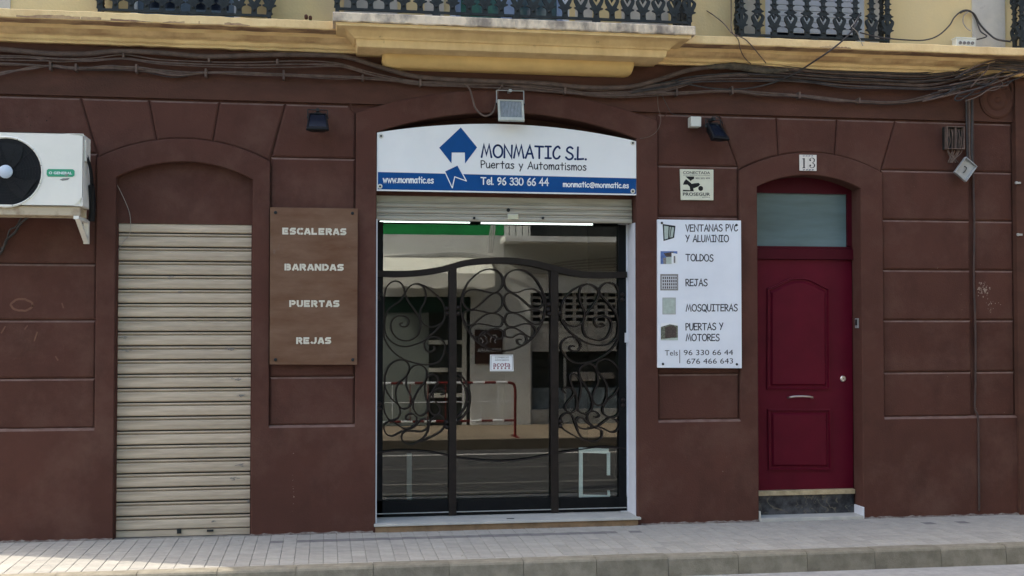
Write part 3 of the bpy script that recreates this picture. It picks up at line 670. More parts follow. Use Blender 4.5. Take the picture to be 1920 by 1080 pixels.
# ---------------------------------------------------------------- upper storey
UZ = 4.27
wins = [(X(246,.05,10), X(452,.05,10), UZ-.0), (X(842,.05,10), X(1066,.05,10), UZ), (X(1431,.05,30), X(1618,.05,30), UZ), (PILL+.25, PILL+1.2, UZ)]
b = B(); xs = [BX0]
for wx in wins: xs += [wx[0], wx[1]]
xs.append(BX1)
for i in range(0, len(xs), 2): b.box(xs[i], xs[i+1], .0, .35, UZ-.2, BZ)
for wx in wins: b.box(wx[0], wx[1], .0, .35, 6.55, BZ)
part('upper_wall', b, M['upper'])
for xa, xb in ((X(645,0,10),X(745,0,10)), (X(796,0,10),X(832,0,10)), (X(1078,0,20),X(1110,0,20)), (X(1165,0,20),X(1252,0,20)), (X(1822,0,40),X(1883,0,40)), (BX0,X(20,0,10)), (X(1382,0,30),X(1420,0,30)), (X(1630,0,30),X(1652,0,30))):
    b = B(); b.box(xa, xb, -.014, .0, UZ, BZ-.02); part('pale_wall_strip', b, M['pilaster'])
def leafs(wx, kind):
    x0, x1, z0 = wx
    w_ = part('window', (lambda b: (b.box(x0,x0+.055,.02,.12,z0,6.55), b.box(x1-.055,x1,.02,.12,z0,6.55), b.box(x0+.055,x1-.055,.02,.12,6.48,6.55), b.box(x0+.055,x1-.055,.03,.12,z0,z0+.05), b)[-1])(B()), M['winfr'])
    if kind == 'blind':
        p = None; z = z0+.125
        bb = B(); bb.add([(x0+.06,.05,0),(x1-.06,.05,0),(x1-.06,.046,.003),(x0+.06,.046,.003),(x1-.06,.046,.046),(x0+.06,.046,.046),(x1-.06,.056,.0505),(x0+.06,.056,.0505)], [(0,1,2,3),(3,2,4,5),(5,4,6,7)])
        for v in bb.v: v.z += z
        p = fin('blind_slat', bb, M['blind'], parent=w_)
        for k in range(1, 44): dupo(p, w_, (0,0,.051*k))
        b = B(); b.box(x0+.055,x1-.055,.10,.11,z0+.05,z0+.2); fin('pane', b, M['darkblue'], parent=w_)
    else:
        mid = (x0+x1)/2
        b = B(); b.box(x0+.055,x1-.055,.09,.10,z0+.05,6.48); fin('pane', b, M['teal'] if kind == 'teal' else M['darkblue'], parent=w_)
        b = B()
        for xa in ((mid-.07, mid+.07), (x0+.055, x0+.10), (x1-.10, x1-.055)): b.box(xa[0], xa[1], .04, .085, z0+.05, 6.48)
        b.box(x0+.1, mid-.07, .045, .085, z0+.05, z0+.12); b.box(mid+.07, x1-.1, .045, .085, z0+.05, z0+.12)
        fin('door_leaf_frame', b, mat('slate_leaf_frame', (.10,.15,.21), .5) if kind != 'teal' else mat('blue_leaf_frame', (.20,.27,.40), .5), parent=w_)
M['teal'] = mat('curtained_teal_glass', (.06,.12,.12), .15, col2=(.02,.04,.06), scale=6, coat=.5)
leafs(wins[0], 'dark'); leafs(wins[1], 'teal'); leafs(wins[2], 'blind'); leafs(wins[3], 'dark')
# dark rooms behind
b = B(); b.box(BX0+.3, BX1-.3, .4, .42, UZ, BZ); part('room_backs', b, M['dark'])

# ---------------------------------------------------------------- cast iron railings
U = .000835*1.0
bal_rows = [(0,30,0),(28,26,0),(60,26,0),(78,34,0),(86,52,0),(92,68,0),(100,66,0),(104,50,0),(112,46,0),(122,52,0),(125,52,2),(140,60,14),(160,68,27),(180,72,38),(192,70,42),(206,58,30),(222,36,0),(232,38,0),(240,62,0),(248,66,0),(256,44,0),(268,34,0),(280,22,0),(300,22,0),(312,30,0),(318,44,0),(324,42,0),(330,22,0),(350,18,0)]
tot_rows = bal_rows+[(700-z_, w_, 0 if h_ == 0 else h_) for z_, w_, h_ in reversed(bal_rows)]+[(720,20,0),(1010,16,0)]
def baluster_mesh():
    b = B(); vs = []; th = .011
    for z_, w_, h_ in tot_rows:
        vs += [(-w_*U, z_*U), (-h_*U, z_*U), (h_*U, z_*U), (w_*U, z_*U)]
    V = [(x, -th, z) for x, z in vs]+[(x, th, z) for x, z in vs]; n = len(vs); fs = []
    for i in range(len(tot_rows)-1):
        a = 4*i; hole = tot_rows[i][2] > 0 or tot_rows[i+1][2] > 0
        for p, q in ((0,1),(2,3)):
            fs.append((a+p, a+q, a+4+q, a+4+p)); fs.append((n+a+4+p, n+a+4+q, n+a+q, n+a+p))
        fs.append((a, a+4, n+a+4, n+a)); fs.append((n+a+3, n+a+7, a+7, a+3))
        if hole: fs.append((a+1+4, a+1, n+a+1, n+a+5)); fs.append((a+2, a+6, n+a+6, n+a+2))
    b.add(V, fs)
    # the drop that notches the heart, and a raised rib for relief
    for zc in (196, 504):
        s_ = 1 if zc < 300 else -1
        b.prism([(-.020*1, (zc+12*s_)*U), (.020, (zc+12*s_)*U), (0, (zc-32*s_)*U)], -th*1.2, th*1.2)
    for k in (45, 275, 330, 655): b.ball((0,-th*1.0,k*U), .013, 8)
    return b
bmB = baluster_mesh(); meB = bpy.data.meshes.new('baluster'); meB.from_pydata([tuple(v) for v in bmB.v], [], bmB.f); meB.materials.append(M['iron'])
_bm = bmesh.new(); _bm.from_mesh(meB); bmesh.ops.recalc_face_normals(_bm, faces=_bm.faces[:]); _bm.to_mesh(meB); _bm.free()
def railing(x0, x1, yf, z0, n, yb=-.02, foot=()):
    b = B(); rz = z0+.035
    b.box(x0, x1, yf-.012, yf+.012, rz-.010, rz+.010); b.box(x0-.02, x1+.02, yf-.025, yf+.025, rz+.85, rz+.88)
    for xx in (x0, x1): b.box(xx-.011, xx+.011, yf+.0, yb, rz-.009, rz+.009); b.box(xx-.02, xx+.02, yf, yb, rz+.85, rz+.88)
    for xx in foot: b.box(xx-.032, xx+.032, yf-.02, yf+.02, z0-.0, rz-.005)
    for xx in (x0, x1): b.box(xx-.014, xx+.014, yf-.014, yf+.014, z0, rz+.85)
    r = part('balcony_railing', b, M['iron'])
    for k in range(n):
        o = bpy.data.objects.new('baluster', meB); COL.objects.link(o); o.parent = r; o.location = (x0+(x1-x0)*k/(n-1), yf-.001, rz+.008)
    m = max(1, int((yb-yf)/.15))
    for xx in (x0, x1):
        for k in range(1, m+1):
            o = bpy.data.objects.new('baluster', meB); COL.objects.link(o); o.parent = r; o.location = (xx, yf+(yb-yf)*k/(m+.6), rz+.008); o.rotation_euler = (0,0,math.pi/2)
    return r
railing(X(187,-.2,15), X(505,-.2,25), -.2, 4.262, 12, foot=(X(345,-.2,18),))
railing(X(632,-.5,10), X(1292,-.5,30), -.5, 4.268, 23, foot=(X(818,-.5,20), X(968,-.5,22), X(1118,-.5,30)))
railing(X(1390,-.2,60), X(1664,-.2,60), -.2, 4.262, 10, foot=(X(1526,-.2,62),))
railing(X(1916,-.2,70), X(1916,-.2,70)+1.25, -.2, 4.262, 9)

# ---------------------------------------------------------------- roller shutter under the small arch
zT = Z(345,420,.09); b = B(); b.box(s1i-.02, s1j+.02, .085, .34, zT, S1['iz'][1]+.01); part('arch_infill', b, st)
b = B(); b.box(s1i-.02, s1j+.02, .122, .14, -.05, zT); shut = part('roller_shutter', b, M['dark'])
per = (Z(345,437,.1)-Z(345,992,.1))/21.0; zb0 = Z(345,992,.1)
def slat_profile(h):
    return [(.014,.001),(-.004,.004),(-.010,h*.10),(-.013,h*.35),(-.011,h*.60),(-.004,h*.70),(.014,h*.715),(.014,h*.765),(-.004,h*.785),(-.009,h*.85),(-.004,h*.915),(.014,h*.93)]
def slat(name, xa, xb, y0, z0, h, m, parent):
    pr = slat_profile(h); b = B(); n = len(pr)
    vs = [(x, y0+p[0], z0+p[1]) for x in (xa, xb) for p in pr]
    b.add(vs, [(i, n+i, n+i+1, i+1) for i in range(n-1)]); return fin(name, b, m, parent=parent)
sl = slat('slat', s1i+.004, s1j-.004, .10, zb0, per, M['shut'], shut)
for k in range(1, 21): dupo(sl, shut, (random.uniform(-.002,.002), random.uniform(-.0015,.0015), per*k))
slat('slat', s1i+.004, s1j-.004, .10, zb0+per*21, zT-zb0-per*21+.03, M['shut'], shut)
b = B(); b.box(s1i+.004, s1j-.004, .088, .11, .0, zb0-.003); fin('bottom_rail', b, M['shut'], parent=shut)
b = B(); b.box(X(335,.085), X(343,.085), .075, .088, .02, .06); b.box(X(388,.08,1003), X(400,.08,1003), .07, .088, .03, .045); fin('shutter_lock', b, M['iron'], parent=shut)
b = B(); b.box(s1i, s1i+.012, .06, .10, -.0, zT); b.box(s1j-.012, s1j, .06, .10, 0, zT); fin('guide_rail', b, M['stucco'], parent=shut)

# ---------------------------------------------------------------- shop front: half-raised shutter, gate, glass
gx0, gx1 = s2i, s2j
b = B(); b.box(gx0, gx1, .27, .36, Z(950,360,.16), S2['iz'][1]+.03); part('arch_infill', b, M['frieze'])
b = B(); b.box(gx0, gx1, .13, .20, Z(950,370,.13), Z(950,352,.13)); part('shutter_housing', b, M['stucco'])
zA = Z(950,416,.14)
b = B(); b.box(gx0+.01, gx1-.01, .17, .20, zA, zA+.22); gs = part('roller_shutter', b, M['dark'])
hs = [(.0,.062),(.062,.05),(.112,.055)]
for z_, h_ in hs:
    b = B(); pr = [(.0,0),(-.012,.003),(-.016,h_*.3),(-.014,h_*.62),(-.004,h_*.70),(-.004,h_*.74),(-.011,h_*.78),(-.010,h_*.94),(.0,h_)]
    n = len(pr); b.add([(x, .15+p[0], zA+z_+p[1]) for x in (gx0+.008, gx1-.008) for p in pr], [(i, n+i, n+i+1, i+1) for i in range(n-1)]); fin('slat', b, M['shutg'], parent=gs)
z_ = zA+.167; b = B(); b.box(gx0+.008, gx1-.008, .145, .16, z_, z_+.07); fin('slat', b, M['shutg'], parent=gs)
b = B(); b.box(X(951,.13,407), X(972,.13,407), .125, .14, Z(960,412,.13), Z(960,401,.13)); fin('shutter_lock', b, M['steel'], parent=gs, bevel=.004)
b = B(); b.lathe(P(953,394,.135), (0,-1,0), [(.016,0),(.016,.006),(.008,.008),(.006,.003)], 14)
for px in (889, 1018): b.lathe(P(px,409,.13), (0,-1,0), [(.012,0),(.01,.02),(.004,.022)], 10)
fin('bolt', b, M['iron'], parent=gs)
# jambs
b = B(); b.box(gx1-.075, gx1-.004, .30, .38, .06, zA+.02); b.box(gx1-.006, gx1+.001, .05, .30, .06, zA+.0)
jm = part('white_jamb', b, M['whitep'])
b = B(); b.box(gx0-.001, gx0+.012, .02, .30, .06, zA); part('white_jamb', b, M['whitep'])
b = B(); b.box(X(1172,.28,632), X(1180,.28,632), .27, .30, Z(1172,642,.28), Z(1172,624,.28)); fin('lock_plate', b, M['whitep'], parent=jm)
# marble step
b = B(); b.box(gx0-.012, X(1202,-.04,972), -.045, .42, .052, .072); stp = part('shop_step', b, M['marble'], bevel=.003)
b = B(); b.box(gx0, X(1196,-.02,980), -.025, .40, -.02, .052); fin('step_riser', b, M['sillr'], parent=stp)
b = B(); b.box(X(949,.1), X(963,.1), .06, .085, .072, .074); fin('floor_catch', b, M['iron'], parent=stp)
# gate
GY0, GY1 = .295, .325
zB = .078
gt = part('gate', (lambda b: (b.box(X(1160.5,.3), X(1174,.3), .298, YG-.005, zB, zA), b)[-1])(B()), M['black'])
b = B(); b.box(gx0+.013, X(718,.3), .30, YG-.005, zB, zA); fin('stile', b, M['black'], parent=gt)
def g2(pts, Y=.31): return [(P(x_, y_, Y).x, P(x_, y_, Y).z) for x_, y_ in pts]
railp = cat(g2([(708,513),(745,514),(785,512),(820,507),(845,501),(870,494),(900,490),(938,488.5),(970,490),(1000,494),(1040,504),(1065,510),(1095,514.5),(1130,516),(1174,515)]), 5)
b = B(); b.bar(railp, .054, .275, .325); fin('top_rail', b, M['gate'], parent=gt)
for xa, xb, yt in ((842,856,504),(1033,1047,506)):
    b = B(); b.box(X(xa,.29), X(xb,.29), .282, .328, zB, Z((xa+xb)/2, yt, .29)); fin('post', b, M['gate'], parent=gt, bevel=.004)
b = B(); b.box(X(707,.3), X(842,.3)-.002, .30, .33, zB, Z(775,938,.3)); b.box(X(856,.3)+.002, X(1033,.3)-.002, .30, .33, zB, Z(940,935,.3)); b.box(X(1047,.3)+.002, X(1175,.3), .30, .33, zB, Z(1110,933,.3)); fin('kick_plate', b, M['black'], parent=gt)
b = B(); b.box(X(707,.29), X(1176,.29), .288, .299, zB+.025, zB+.032); fin('bottom_strip', b, M['galv'], parent=gt)
b = B(); b.tube(cat([P(x_, y_, .30) for x_, y_ in ((707,849),(740,845),(775,845),(810,848),(843,855),(880,861),(930,864.5),(980,862),(1035,852),(1087,843),(1130,838),(1174,841))], 5), .006, 6); fin('lower_rod', b, M['gate'], parent=gt, smooth=True)
SCR = [((705,520,6.353), [
 [(105,200),(125,120),(180,60),(240,45),(300,70),(335,130),(350,200),(390,290),(460,390),(515,480),(535,570),(510,670),(450,730),(370,755),(280,740),(210,680),(178,590),(195,510),(250,465),(320,460),(380,490),(390,550),(350,590),(300,580),(285,550),(320,545)],
 [(105,200),(95,300),(95,450),(90,600),(100,720),(150,820),(230,910),(340,980),(480,1025),(620,1040),(740,1010),(800,930),(825,830),(800,760),(730,715),(660,710),(600,740),(575,800),(590,860),(640,890),(700,860),(690,820)],
 [(335,200),(290,280),(200,340),(140,400),(110,500),(105,620),(140,720),(220,790),(330,825),(450,805),(560,760),(650,690),(740,610),(810,510),(825,420),(800,310),(740,230),(650,150),(560,95),(480,75),(400,110),(350,180)],
 [(480,75),(560,110),(595,200),(580,300),(535,380),(530,470),(560,550),(640,590),(720,580),(790,540)]]),
 ((705,670,6.353), [
 [(290,640),(270,570),(190,500),(130,410),(105,310),(115,200),(170,90),(260,35),(340,40),(390,90),(395,170),(350,240),(280,300),(240,390),(245,500),(280,590),(340,615),(400,590),(430,530),(420,470),(370,360),(365,260),(390,170),(440,110),(510,90),(580,120),(612,190),(590,280),(540,350),(480,440),(445,540),(450,620),(490,680),(540,695),(600,660),(620,590),(600,480),(585,370),(595,280),(640,215),(700,210),(740,260),(720,330),(680,400),(640,480),(635,580),(650,650),(700,690),(750,670),(765,610),(720,540),(680,480),(690,410),(740,375),(800,385),(820,430),(770,450)],
 [(105,330),(90,500),(95,620),(130,710),(180,755),(240,740),(285,690),(290,620)],
 [(180,755),(250,800),(320,845),(380,850),(440,830),(480,780),(480,710),(430,675),(370,690),(355,740),(400,745)],
 [(180,755),(110,790),(95,850),(130,920),(200,940),(280,900),(370,860),(460,830),(530,750),(600,740),(625,780),(610,850),(540,885),(440,880),(360,880),(310,930),(320,1000),(390,1035),(460,1030),(560,970),(620,880),(650,760),(740,690),(800,720),(825,780),(790,870),(700,930),(600,980),(530,1010)]]),
 ((1030,520,6.353), [
 [(840,200),(800,100),(710,60),(640,90),(600,150),(620,210),(680,280),(760,380),(810,470),(825,600),(800,720),(720,790),(600,810),(480,790),(360,735),(250,650),(160,530),(140,430),(170,290),(250,180),(350,110),(440,80),(530,100),(590,160),(580,240),(520,340),(450,430),(410,520),(405,620),(440,700),(520,740),(610,750),(690,710),(740,620),(740,530),(690,470),(620,460),(550,490),(545,550),(590,590),(650,580),(620,545)],
 [(440,80),(380,120),(360,220),(380,310),(420,400),(420,480),(380,560),(290,585),(210,560),(160,500)],
 [(840,200),(845,400),(840,600),(810,760),(740,860),(640,940),(520,1000),(380,1025),(270,1000),(180,920),(140,830),(170,750),(250,710),(330,730),(375,800),(350,870),(290,880),(245,850),(270,815),(305,825)]]),
 ((1030,670,6.353), [
 [(850,320),(840,180),(780,80),(700,25),(620,30),(565,70),(565,150),(620,220),(680,320),(690,430),(660,540),(600,575),(540,550),(515,480),(540,400),(580,300),(570,180),(530,100),(470,75),(390,110),(360,170),(380,260),(450,370),(500,470),(515,580),(480,650),(420,675),(350,640),(345,560),(370,450),(380,330),(350,240),(290,195),(245,230),(265,320),(310,420),(330,520),(320,620),(270,660),(210,640),(190,590),(230,520),(290,450),(280,380),(220,360),(160,380),(190,430)],
 [(850,320),(855,500),(850,620),(800,700),(720,715),(650,670),(645,590),(700,510),(780,440),(830,360)],
 [(720,715),(640,780),(560,830),(480,780),(455,700),(490,645),(560,650),(600,700),(540,715)],
 [(560,830),(440,855),(350,830),(320,770),(350,720),(410,730),(460,780),(540,840),(620,870),(630,940),(570,1000),(490,1000),(400,960),(350,890),(310,780),(270,690),(200,670),(140,720),(140,810),(220,890),(350,960),(430,1000)],
 [(720,715),(800,750),(840,810),(800,880),(730,890),(650,850),(580,825)]]),
 ((850,490,5.4), [
 [(90,350),(150,220),(250,120),(350,80),(430,90),(490,140),(505,220),(470,290),(410,320),(300,300),(200,285),(120,320),(95,400),(130,470),(200,485),(290,420),(380,340),(450,320),(500,370),(500,440),(460,500),(390,525),(290,505),(190,492),(120,510),(100,560),(130,630),(190,645),(260,590),(330,540),(420,525),(490,560),(505,610),(480,660),(420,660),(330,640),(240,635),(180,670),(180,730),(230,770),(300,750),(360,700),(440,680),(500,710),(500,770),(450,785),(380,750),(320,710),(270,760),(270,820),(320,845),(350,810),(330,780)],
 [(90,350),(75,450),(90,560),(150,700),(230,800),(330,870),(430,905),(535,908)]]),
 ((940,490,5.4), [
 [(450,380),(390,240),(300,130),(200,85),(110,95),(45,150),(35,230),(80,300),(160,315),(250,285),(340,285),(410,340),(430,420),(390,470),(310,465),(230,400),(150,340),(80,320),(35,360),(40,440),(90,510),(180,515),(270,495),(350,490),(420,520),(430,580),(380,635),(310,630),(230,570),(150,530),(70,530),(40,590),(70,655),(140,660),(220,635),(300,640),(350,690),(340,750),(290,770),(230,730),(150,680),(80,675),(40,700),(50,760),(110,770),(180,735),(240,750),(260,800),(220,850),(170,830),(170,790),(205,795)],
 [(450,380),(445,500),(420,610),(360,720),(270,820),(160,880),(60,905),(0,908)]]),
 ((0,0,1.0), [[(850,697),(866,706),(877,722),(882,742),(880,762),(870,780),(852,796)], [(850,704),(864,714),(873,728),(876,744),(873,762),(864,776),(852,786)]])]
for gi, ((ox, oy, sc), paths) in enumerate(SCR):
    for k, pth in enumerate(paths):
        pts = cat(g2([(ox+a/sc, oy+c/sc) for a, c in pth], .31), 5)
        b = B(); ys = .300+.0012*k
        b.bar(pts, .0120, ys, ys+.022); fin('scroll', b, M['gate'], parent=gt)
b = B()
for px, py in ((709,552),(709,560),(838,579),(839,588),(859,577),(859,588),(1029,571),(1028,581),(1030,589),(1050,588),(1167,553),(1167,562),(711,757),(711,767),(838,792),(838,801),(1051,790),(1051,799),(1168,750),(1168,760)):
    b = B(); b.ball(P(px, py, .30), .021, 10); fin('collar', b, M['gate'], parent=gt, smooth=True)
# glass
b = B(); b.box(gx0, gx1, YG, YG+.006, .06, zA+.1); pane = part('shop_window', b, M['glass'])
# acota sticker on the glass
stk = thing('window_sticker', 'small white association sticker on the middle pane of the shop window', 'sticker', P(941,697,.335))
q = lambda x_, y_: (P(x_, y_, .335).x, P(x_, y_, .335).z)
b = B(); b.prism([q(919,665), q(962,665), q(963,696), q(918.5,696)], .3345, .3365); fin('backing', b, M['wprint'], parent=stk)
b = B()
for a, c in (((921,667),(960.5,667)), ((960.5,667),(961,694)), ((961,694),(920.5,694)), ((920.5,694),(921,667))): b.bar([q(*a), q(*c)], .0025, .3338, .3344)
fin('border', b, M['dgrey'], parent=stk)
sans('lettering', 'COMERCIO', (928,671.8), (954,671.8), 3.0, .334, M['dgrey'], stk); sans('lettering', 'ASOCIADO', (928,676.6), (954,676.6), 3.0, .334, M['dgrey'], stk)
sans('lettering', 'acota', (924.5,687.5), (957,687.5), 9.3, .334, M['maroon'], stk, bold=.01)
b = B()
for k in range(5):
    c = P(926.5+7*k, 690.3, .334); b.box(c.x-.007, c.x+.007, .3335, .3342, c.z-.007, c.z+.007)
fin('squares', b, M['maroon'], parent=stk)

# shop interior
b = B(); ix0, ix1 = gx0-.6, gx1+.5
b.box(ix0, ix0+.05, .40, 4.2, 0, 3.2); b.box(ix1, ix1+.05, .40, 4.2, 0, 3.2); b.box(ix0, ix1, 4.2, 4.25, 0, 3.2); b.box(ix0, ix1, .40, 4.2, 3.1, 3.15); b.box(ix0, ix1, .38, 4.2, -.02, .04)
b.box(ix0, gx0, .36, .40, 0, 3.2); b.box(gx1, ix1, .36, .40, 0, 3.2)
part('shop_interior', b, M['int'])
for i, (xa, xb) in enumerate(((712,881),(901,1111))):
    tl = thing('tube_lamp', ['lit fluorescent tube at the left behind the top of the shop window', 'lit fluorescent tube at the right behind the top of the shop window'][i], 'lamp', P((xa+xb)/2, 415, .5), 'fluorescent tubes in the shop window')
    pa, pb = P(xa, 414.5 if i == 0 else 417.0, .50), P(xb, 417.0 if i == 0 else 421.5, .50)
    zc = (pa.z+pb.z)/2
    b = B(); b.tube([(pa.x,.5,zc),(pb.x,.5,zc)], .0090, 10); fin('tube', b, M['lamp'], parent=tl)
    b = B(); b.box(pa.x-.02, pa.x, .475, .525, zc-.022, zc+.022); b.box(pb.x, pb.x+.02, .475, .525, zc-.022, zc+.022); b.box(pa.x, pb.x, .53, .58, zc+.0, zc+.05); fin('fitting', b, M['black'], parent=tl)
b = B(); A_ = lambda x_, y_: (P(x_, y_, .37).x, P(x_, y_, .37).z)
b.bar([A_(1089,839), A_(1089,936)], .032, .360, .385); b.bar([A_(1092,844), A_(1141,846)], .045, .361, .386); b.bar([A_(1141,848), A_(1141,891)], .028, .362, .387); b.bar([A_(1092,931), A_(1143,932)], .034, .361, .386); b.bar([A_(1141,920), A_(1142,930)], .02, .362, .387)
tag(fin('window_frame_sample', b, M['frame_s']), 'broken white window frame sample standing inside the shop behind the right pane', 'frame')
b = B(); c0, c1 = P(763,850,.9), P(772,850,.9); b.box(c0.x, c1.x, .88, .93, .04, c0.z); tag(fin('profile_sample', b, M['galv']), 'pale upright metal profile standing inside behind the left pane', 'profile')

# ---------------------------------------------------------------- house door
DY = .20
dr = part('door', (lambda b: (b.box(s3i-.12, X(1603,DY,800), DY, DY+.05, Z(1510,918,DY), Z(1510,487,DY)), b)[-1])(B()), M['door'])
def dq(x_, y_, Y=DY): p = P(x_, y_, Y); return (p.x, p.z)
def panel(out, d=.014):
    a = out; c = inset(out, .012); e = inset(out, .034); g = inset(out, .05); n = len(out)
    rings = [(a, DY-.001), (a, DY-.018), (c, DY-.020), (inset(out, .018), DY-.002), (e, DY-.002), (g, DY-.018)]
    vs = [(p[0], y_, p[1]) for r_, y_ in rings for p in r_]; fs = []
    for L_ in range(len(rings)-1):
        for i in range(n): j = (i+1)%n; fs.append((L_*n+i, L_*n+j, (L_+1)*n+j, (L_+1)*n+i))
    fs.append(tuple((len(rings)-1)*n+i for i in range(n)))
    b = B(); b.add(vs, fs); fin('door_panel', b, M['door'], parent=dr, autos=True)
top = cat([dq(1554,541), dq(1541,535), dq(1524,526), dq(1510,521.5), dq(1496,520.5), dq(1482,522), dq(1467,528), dq(1452,536), dq(1438,541)], 3)
panel([dq(1437.5,730), dq(1555,730)]+[tuple(p) for p in top])
panel([dq(1440,881), dq(1558,881), dq(1556,767), dq(1439,767)])
b = B(); b.tube(cat([P(1477,746,DY)+Vector((0,-.002,0)), P(1478,744.5,DY)+Vector((0,-.035,0)), P(1486,743,DY)+Vector((0,-.045,0)), P(1499,742.5,DY)+Vector((0,-.048,0)), P(1513,743,DY)+Vector((0,-.045,0)), P(1521,745,DY)+Vector((0,-.035,0)), P(1522,747,DY)+Vector((0,-.002,0))], 4), .009, 8); fin('handle', b, M['steel'], parent=dr, smooth=True)
b = B(); b.lathe(P(1580,710,DY), (0,-1,0), [(.028,0),(.028,.012),(.022,.018),(.008,.018),(.007,.004)], 18); fin('lock_cylinder', b, M['steel'], parent=dr, smooth=True)
# frame with transom
fx0, fx1 = s3i-.12, s3j
zdt = Z(1510,487,DY)
b = B(); b.box(fx0, fx1, DY-.035, DY+.06, Z(1510,486,DY-.03), Z(1510,467,DY-.03)); b.box(fx0, fx1, DY-.02, DY+.05, Z(1510,467,DY-.03)+.002, Z(1510,462,DY-.02))
b.box(X(1588,DY,420), fx1, DY-.01, DY+.06, Z(1510,461,DY), S3['iz'][1]+.02); b.box(fx0, X(1588,DY,420), DY-.008, DY+.06, Z(1510,363,DY), S3['iz'][1]+.02); b.box(X(1603.5,DY,800), fx1, DY-.012, DY+.06, 0, Z(1510,487,DY))
fr = part('door_frame', b, M['doorf'])
b = B(); b.box(fx0, X(1588,DY,420), DY+.02, DY+.03, Z(1510,463,DY), Z(1510,362,DY)); part('transom_pane', b, M['frost'])
b = B(); zs_ = Z(1510,919,.15)
b.box(s3i, s3j-.01, .14, .30, zs_-.042, zs_); ds = part('door_sill', b, M['beige'], bevel=.003)
b = B(); b.box(s3i, s3j-.012, .165, .30, .03, zs_-.043); fin('sill_riser', b, M['bmarble'], parent=ds)
b = B(); b.box(s3i+.012, s3j-.012, -.03, .165, .0, .03); part('threshold', b, M['marble'], bevel=.002)
b = B(); b.box(s3j-.012, s3j+.006, -.008, .165, .0, .105); part('jamb_skirting', b, M['whitep'], bevel=.002)
b = B(); b.box(s3i+.001, s3i+.014, -.008, .1, .0, .09); part('jamb_skirting', b, M['marble'])
b = B(); c = P(1607,606,.1); b.box(s3j-.012, s3j+.002, .06, .12, c.z-.045, c.z+.045)
ic = tag(fin('intercom', b, M['galv'], bevel=.003), 'small grey entry intercom fixed inside the right reveal of the burgundy door', 'intercom')
b = B(); b.box(s3j-.0135, s3j-.012, .07, .11, c.z-.02, c.z+.035); fin('speaker_grille', b, M['blk'], parent=ic)

# ================================================================== SIGNS AND FITTINGS
def pp(x_, y_, Y): p = P(x_, y_, Y); return (p.x, p.z)
# --- main shop sign
SY = .012
sg = thing('shop_sign', 'wide arched white and blue shop sign filling the top of the big arch', 'sign', P(950,362,SY))
bl, br = pp(706.5,357.5,SY), pp(1194.5,366,SY); tl_, tr_, tm = pp(707,248.5,SY), pp(1194,265,SY), pp(953,233,SY)
ap, _ = arc3(tl_, tm, tr_, 24)
b = B(); b.prism([bl, br]+list(reversed(ap)), SY, SY+.03); fin('panel', b, M['white'], parent=sg)
F1 = SY-.0008
b = B(); nb = 20; 
b.sheet([pp(708.5,322.5,SY), pp(708.5,355,SY), pp(1192.5,363.5,SY), pp(1193,334.5,SY)], F1); fin('blue_band', b, M['blue'], parent=sg)
b = B(); b.sheet([pp(864,239,SY), pp(823.5,277,SY), pp(846.5,306.5,SY), pp(847,286,SY), pp(871.5,286,SY), pp(872,306.5,SY), pp(894.5,276.5,SY)], F1-.0006); fin('house_logo', b, M['blue'], parent=sg)
wr = [pp(833.5,321,SY), pp(858,309.5,SY), pp(874.5,339.5,SY), pp(852.5,331.5,SY), pp(848,352.5,SY)]
b = B(); b.sheet(wr, F1-.0016); fin('arrow_logo', b, M['blue'], parent=sg)
b = B(); lay = 0
for a, c in ((0,4),(4,3),(3,2),(2,1),(1,0)):
    stroke_into(b, [wr[a], wr[c]], .0085, F1-.002-lay*.0003, lambda p: p); lay += 1
fin('arrow_outline', b, M['wprint'], parent=sg)
comic('lettering', 'MONMATIC', (903,294.5), (1049.5,297.5), 23, 3.6, F1-.0008, M['navy'], sg)
comic('lettering', 'S.L.', (1061,298.5), (1099,299.5), 23, 3.6, F1-.0008, M['navy'], sg)
comic('lettering', 'Puertas y Automatismos', (902,314.5), (1099,319.5), 13.5, 1.9, F1-.0008, M['dgrey'], sg)
comic('lettering', 'www.monmatic.es', (718.5,342), (812.5,343.5), 11.5, 2.0, F1-.0014, M['wprint'], sg)
comic('lettering', 'Tel. 96 330 66 44', (902,345.5), (1028.5,348), 13, 2.3, F1-.0014, M['wprint'], sg)
comic('lettering', 'monmatic@monmatic.es', (1056,350), (1178.5,352.5), 9.5, 1.9, F1-.0014, M['wprint'], sg)
for k, (px, py) in enumerate(((714.5,255),(1186.5,268),(712.5,349.5),(1186.5,358.5))):
    b = B(); b.lathe(P(px,py,SY), (0,-1,0), [(.021,0),(.021,.004),(.016,.005)], 14); w_ = fin('washer', b, M['pbox'], parent=sg)
    b = B(); b.lathe(P(px,py,SY-.005), (0,-1,0), [(.009,0),(.009,.006),(.005,.008)], 8); fin('screw', b, M['iron'], parent=w_)
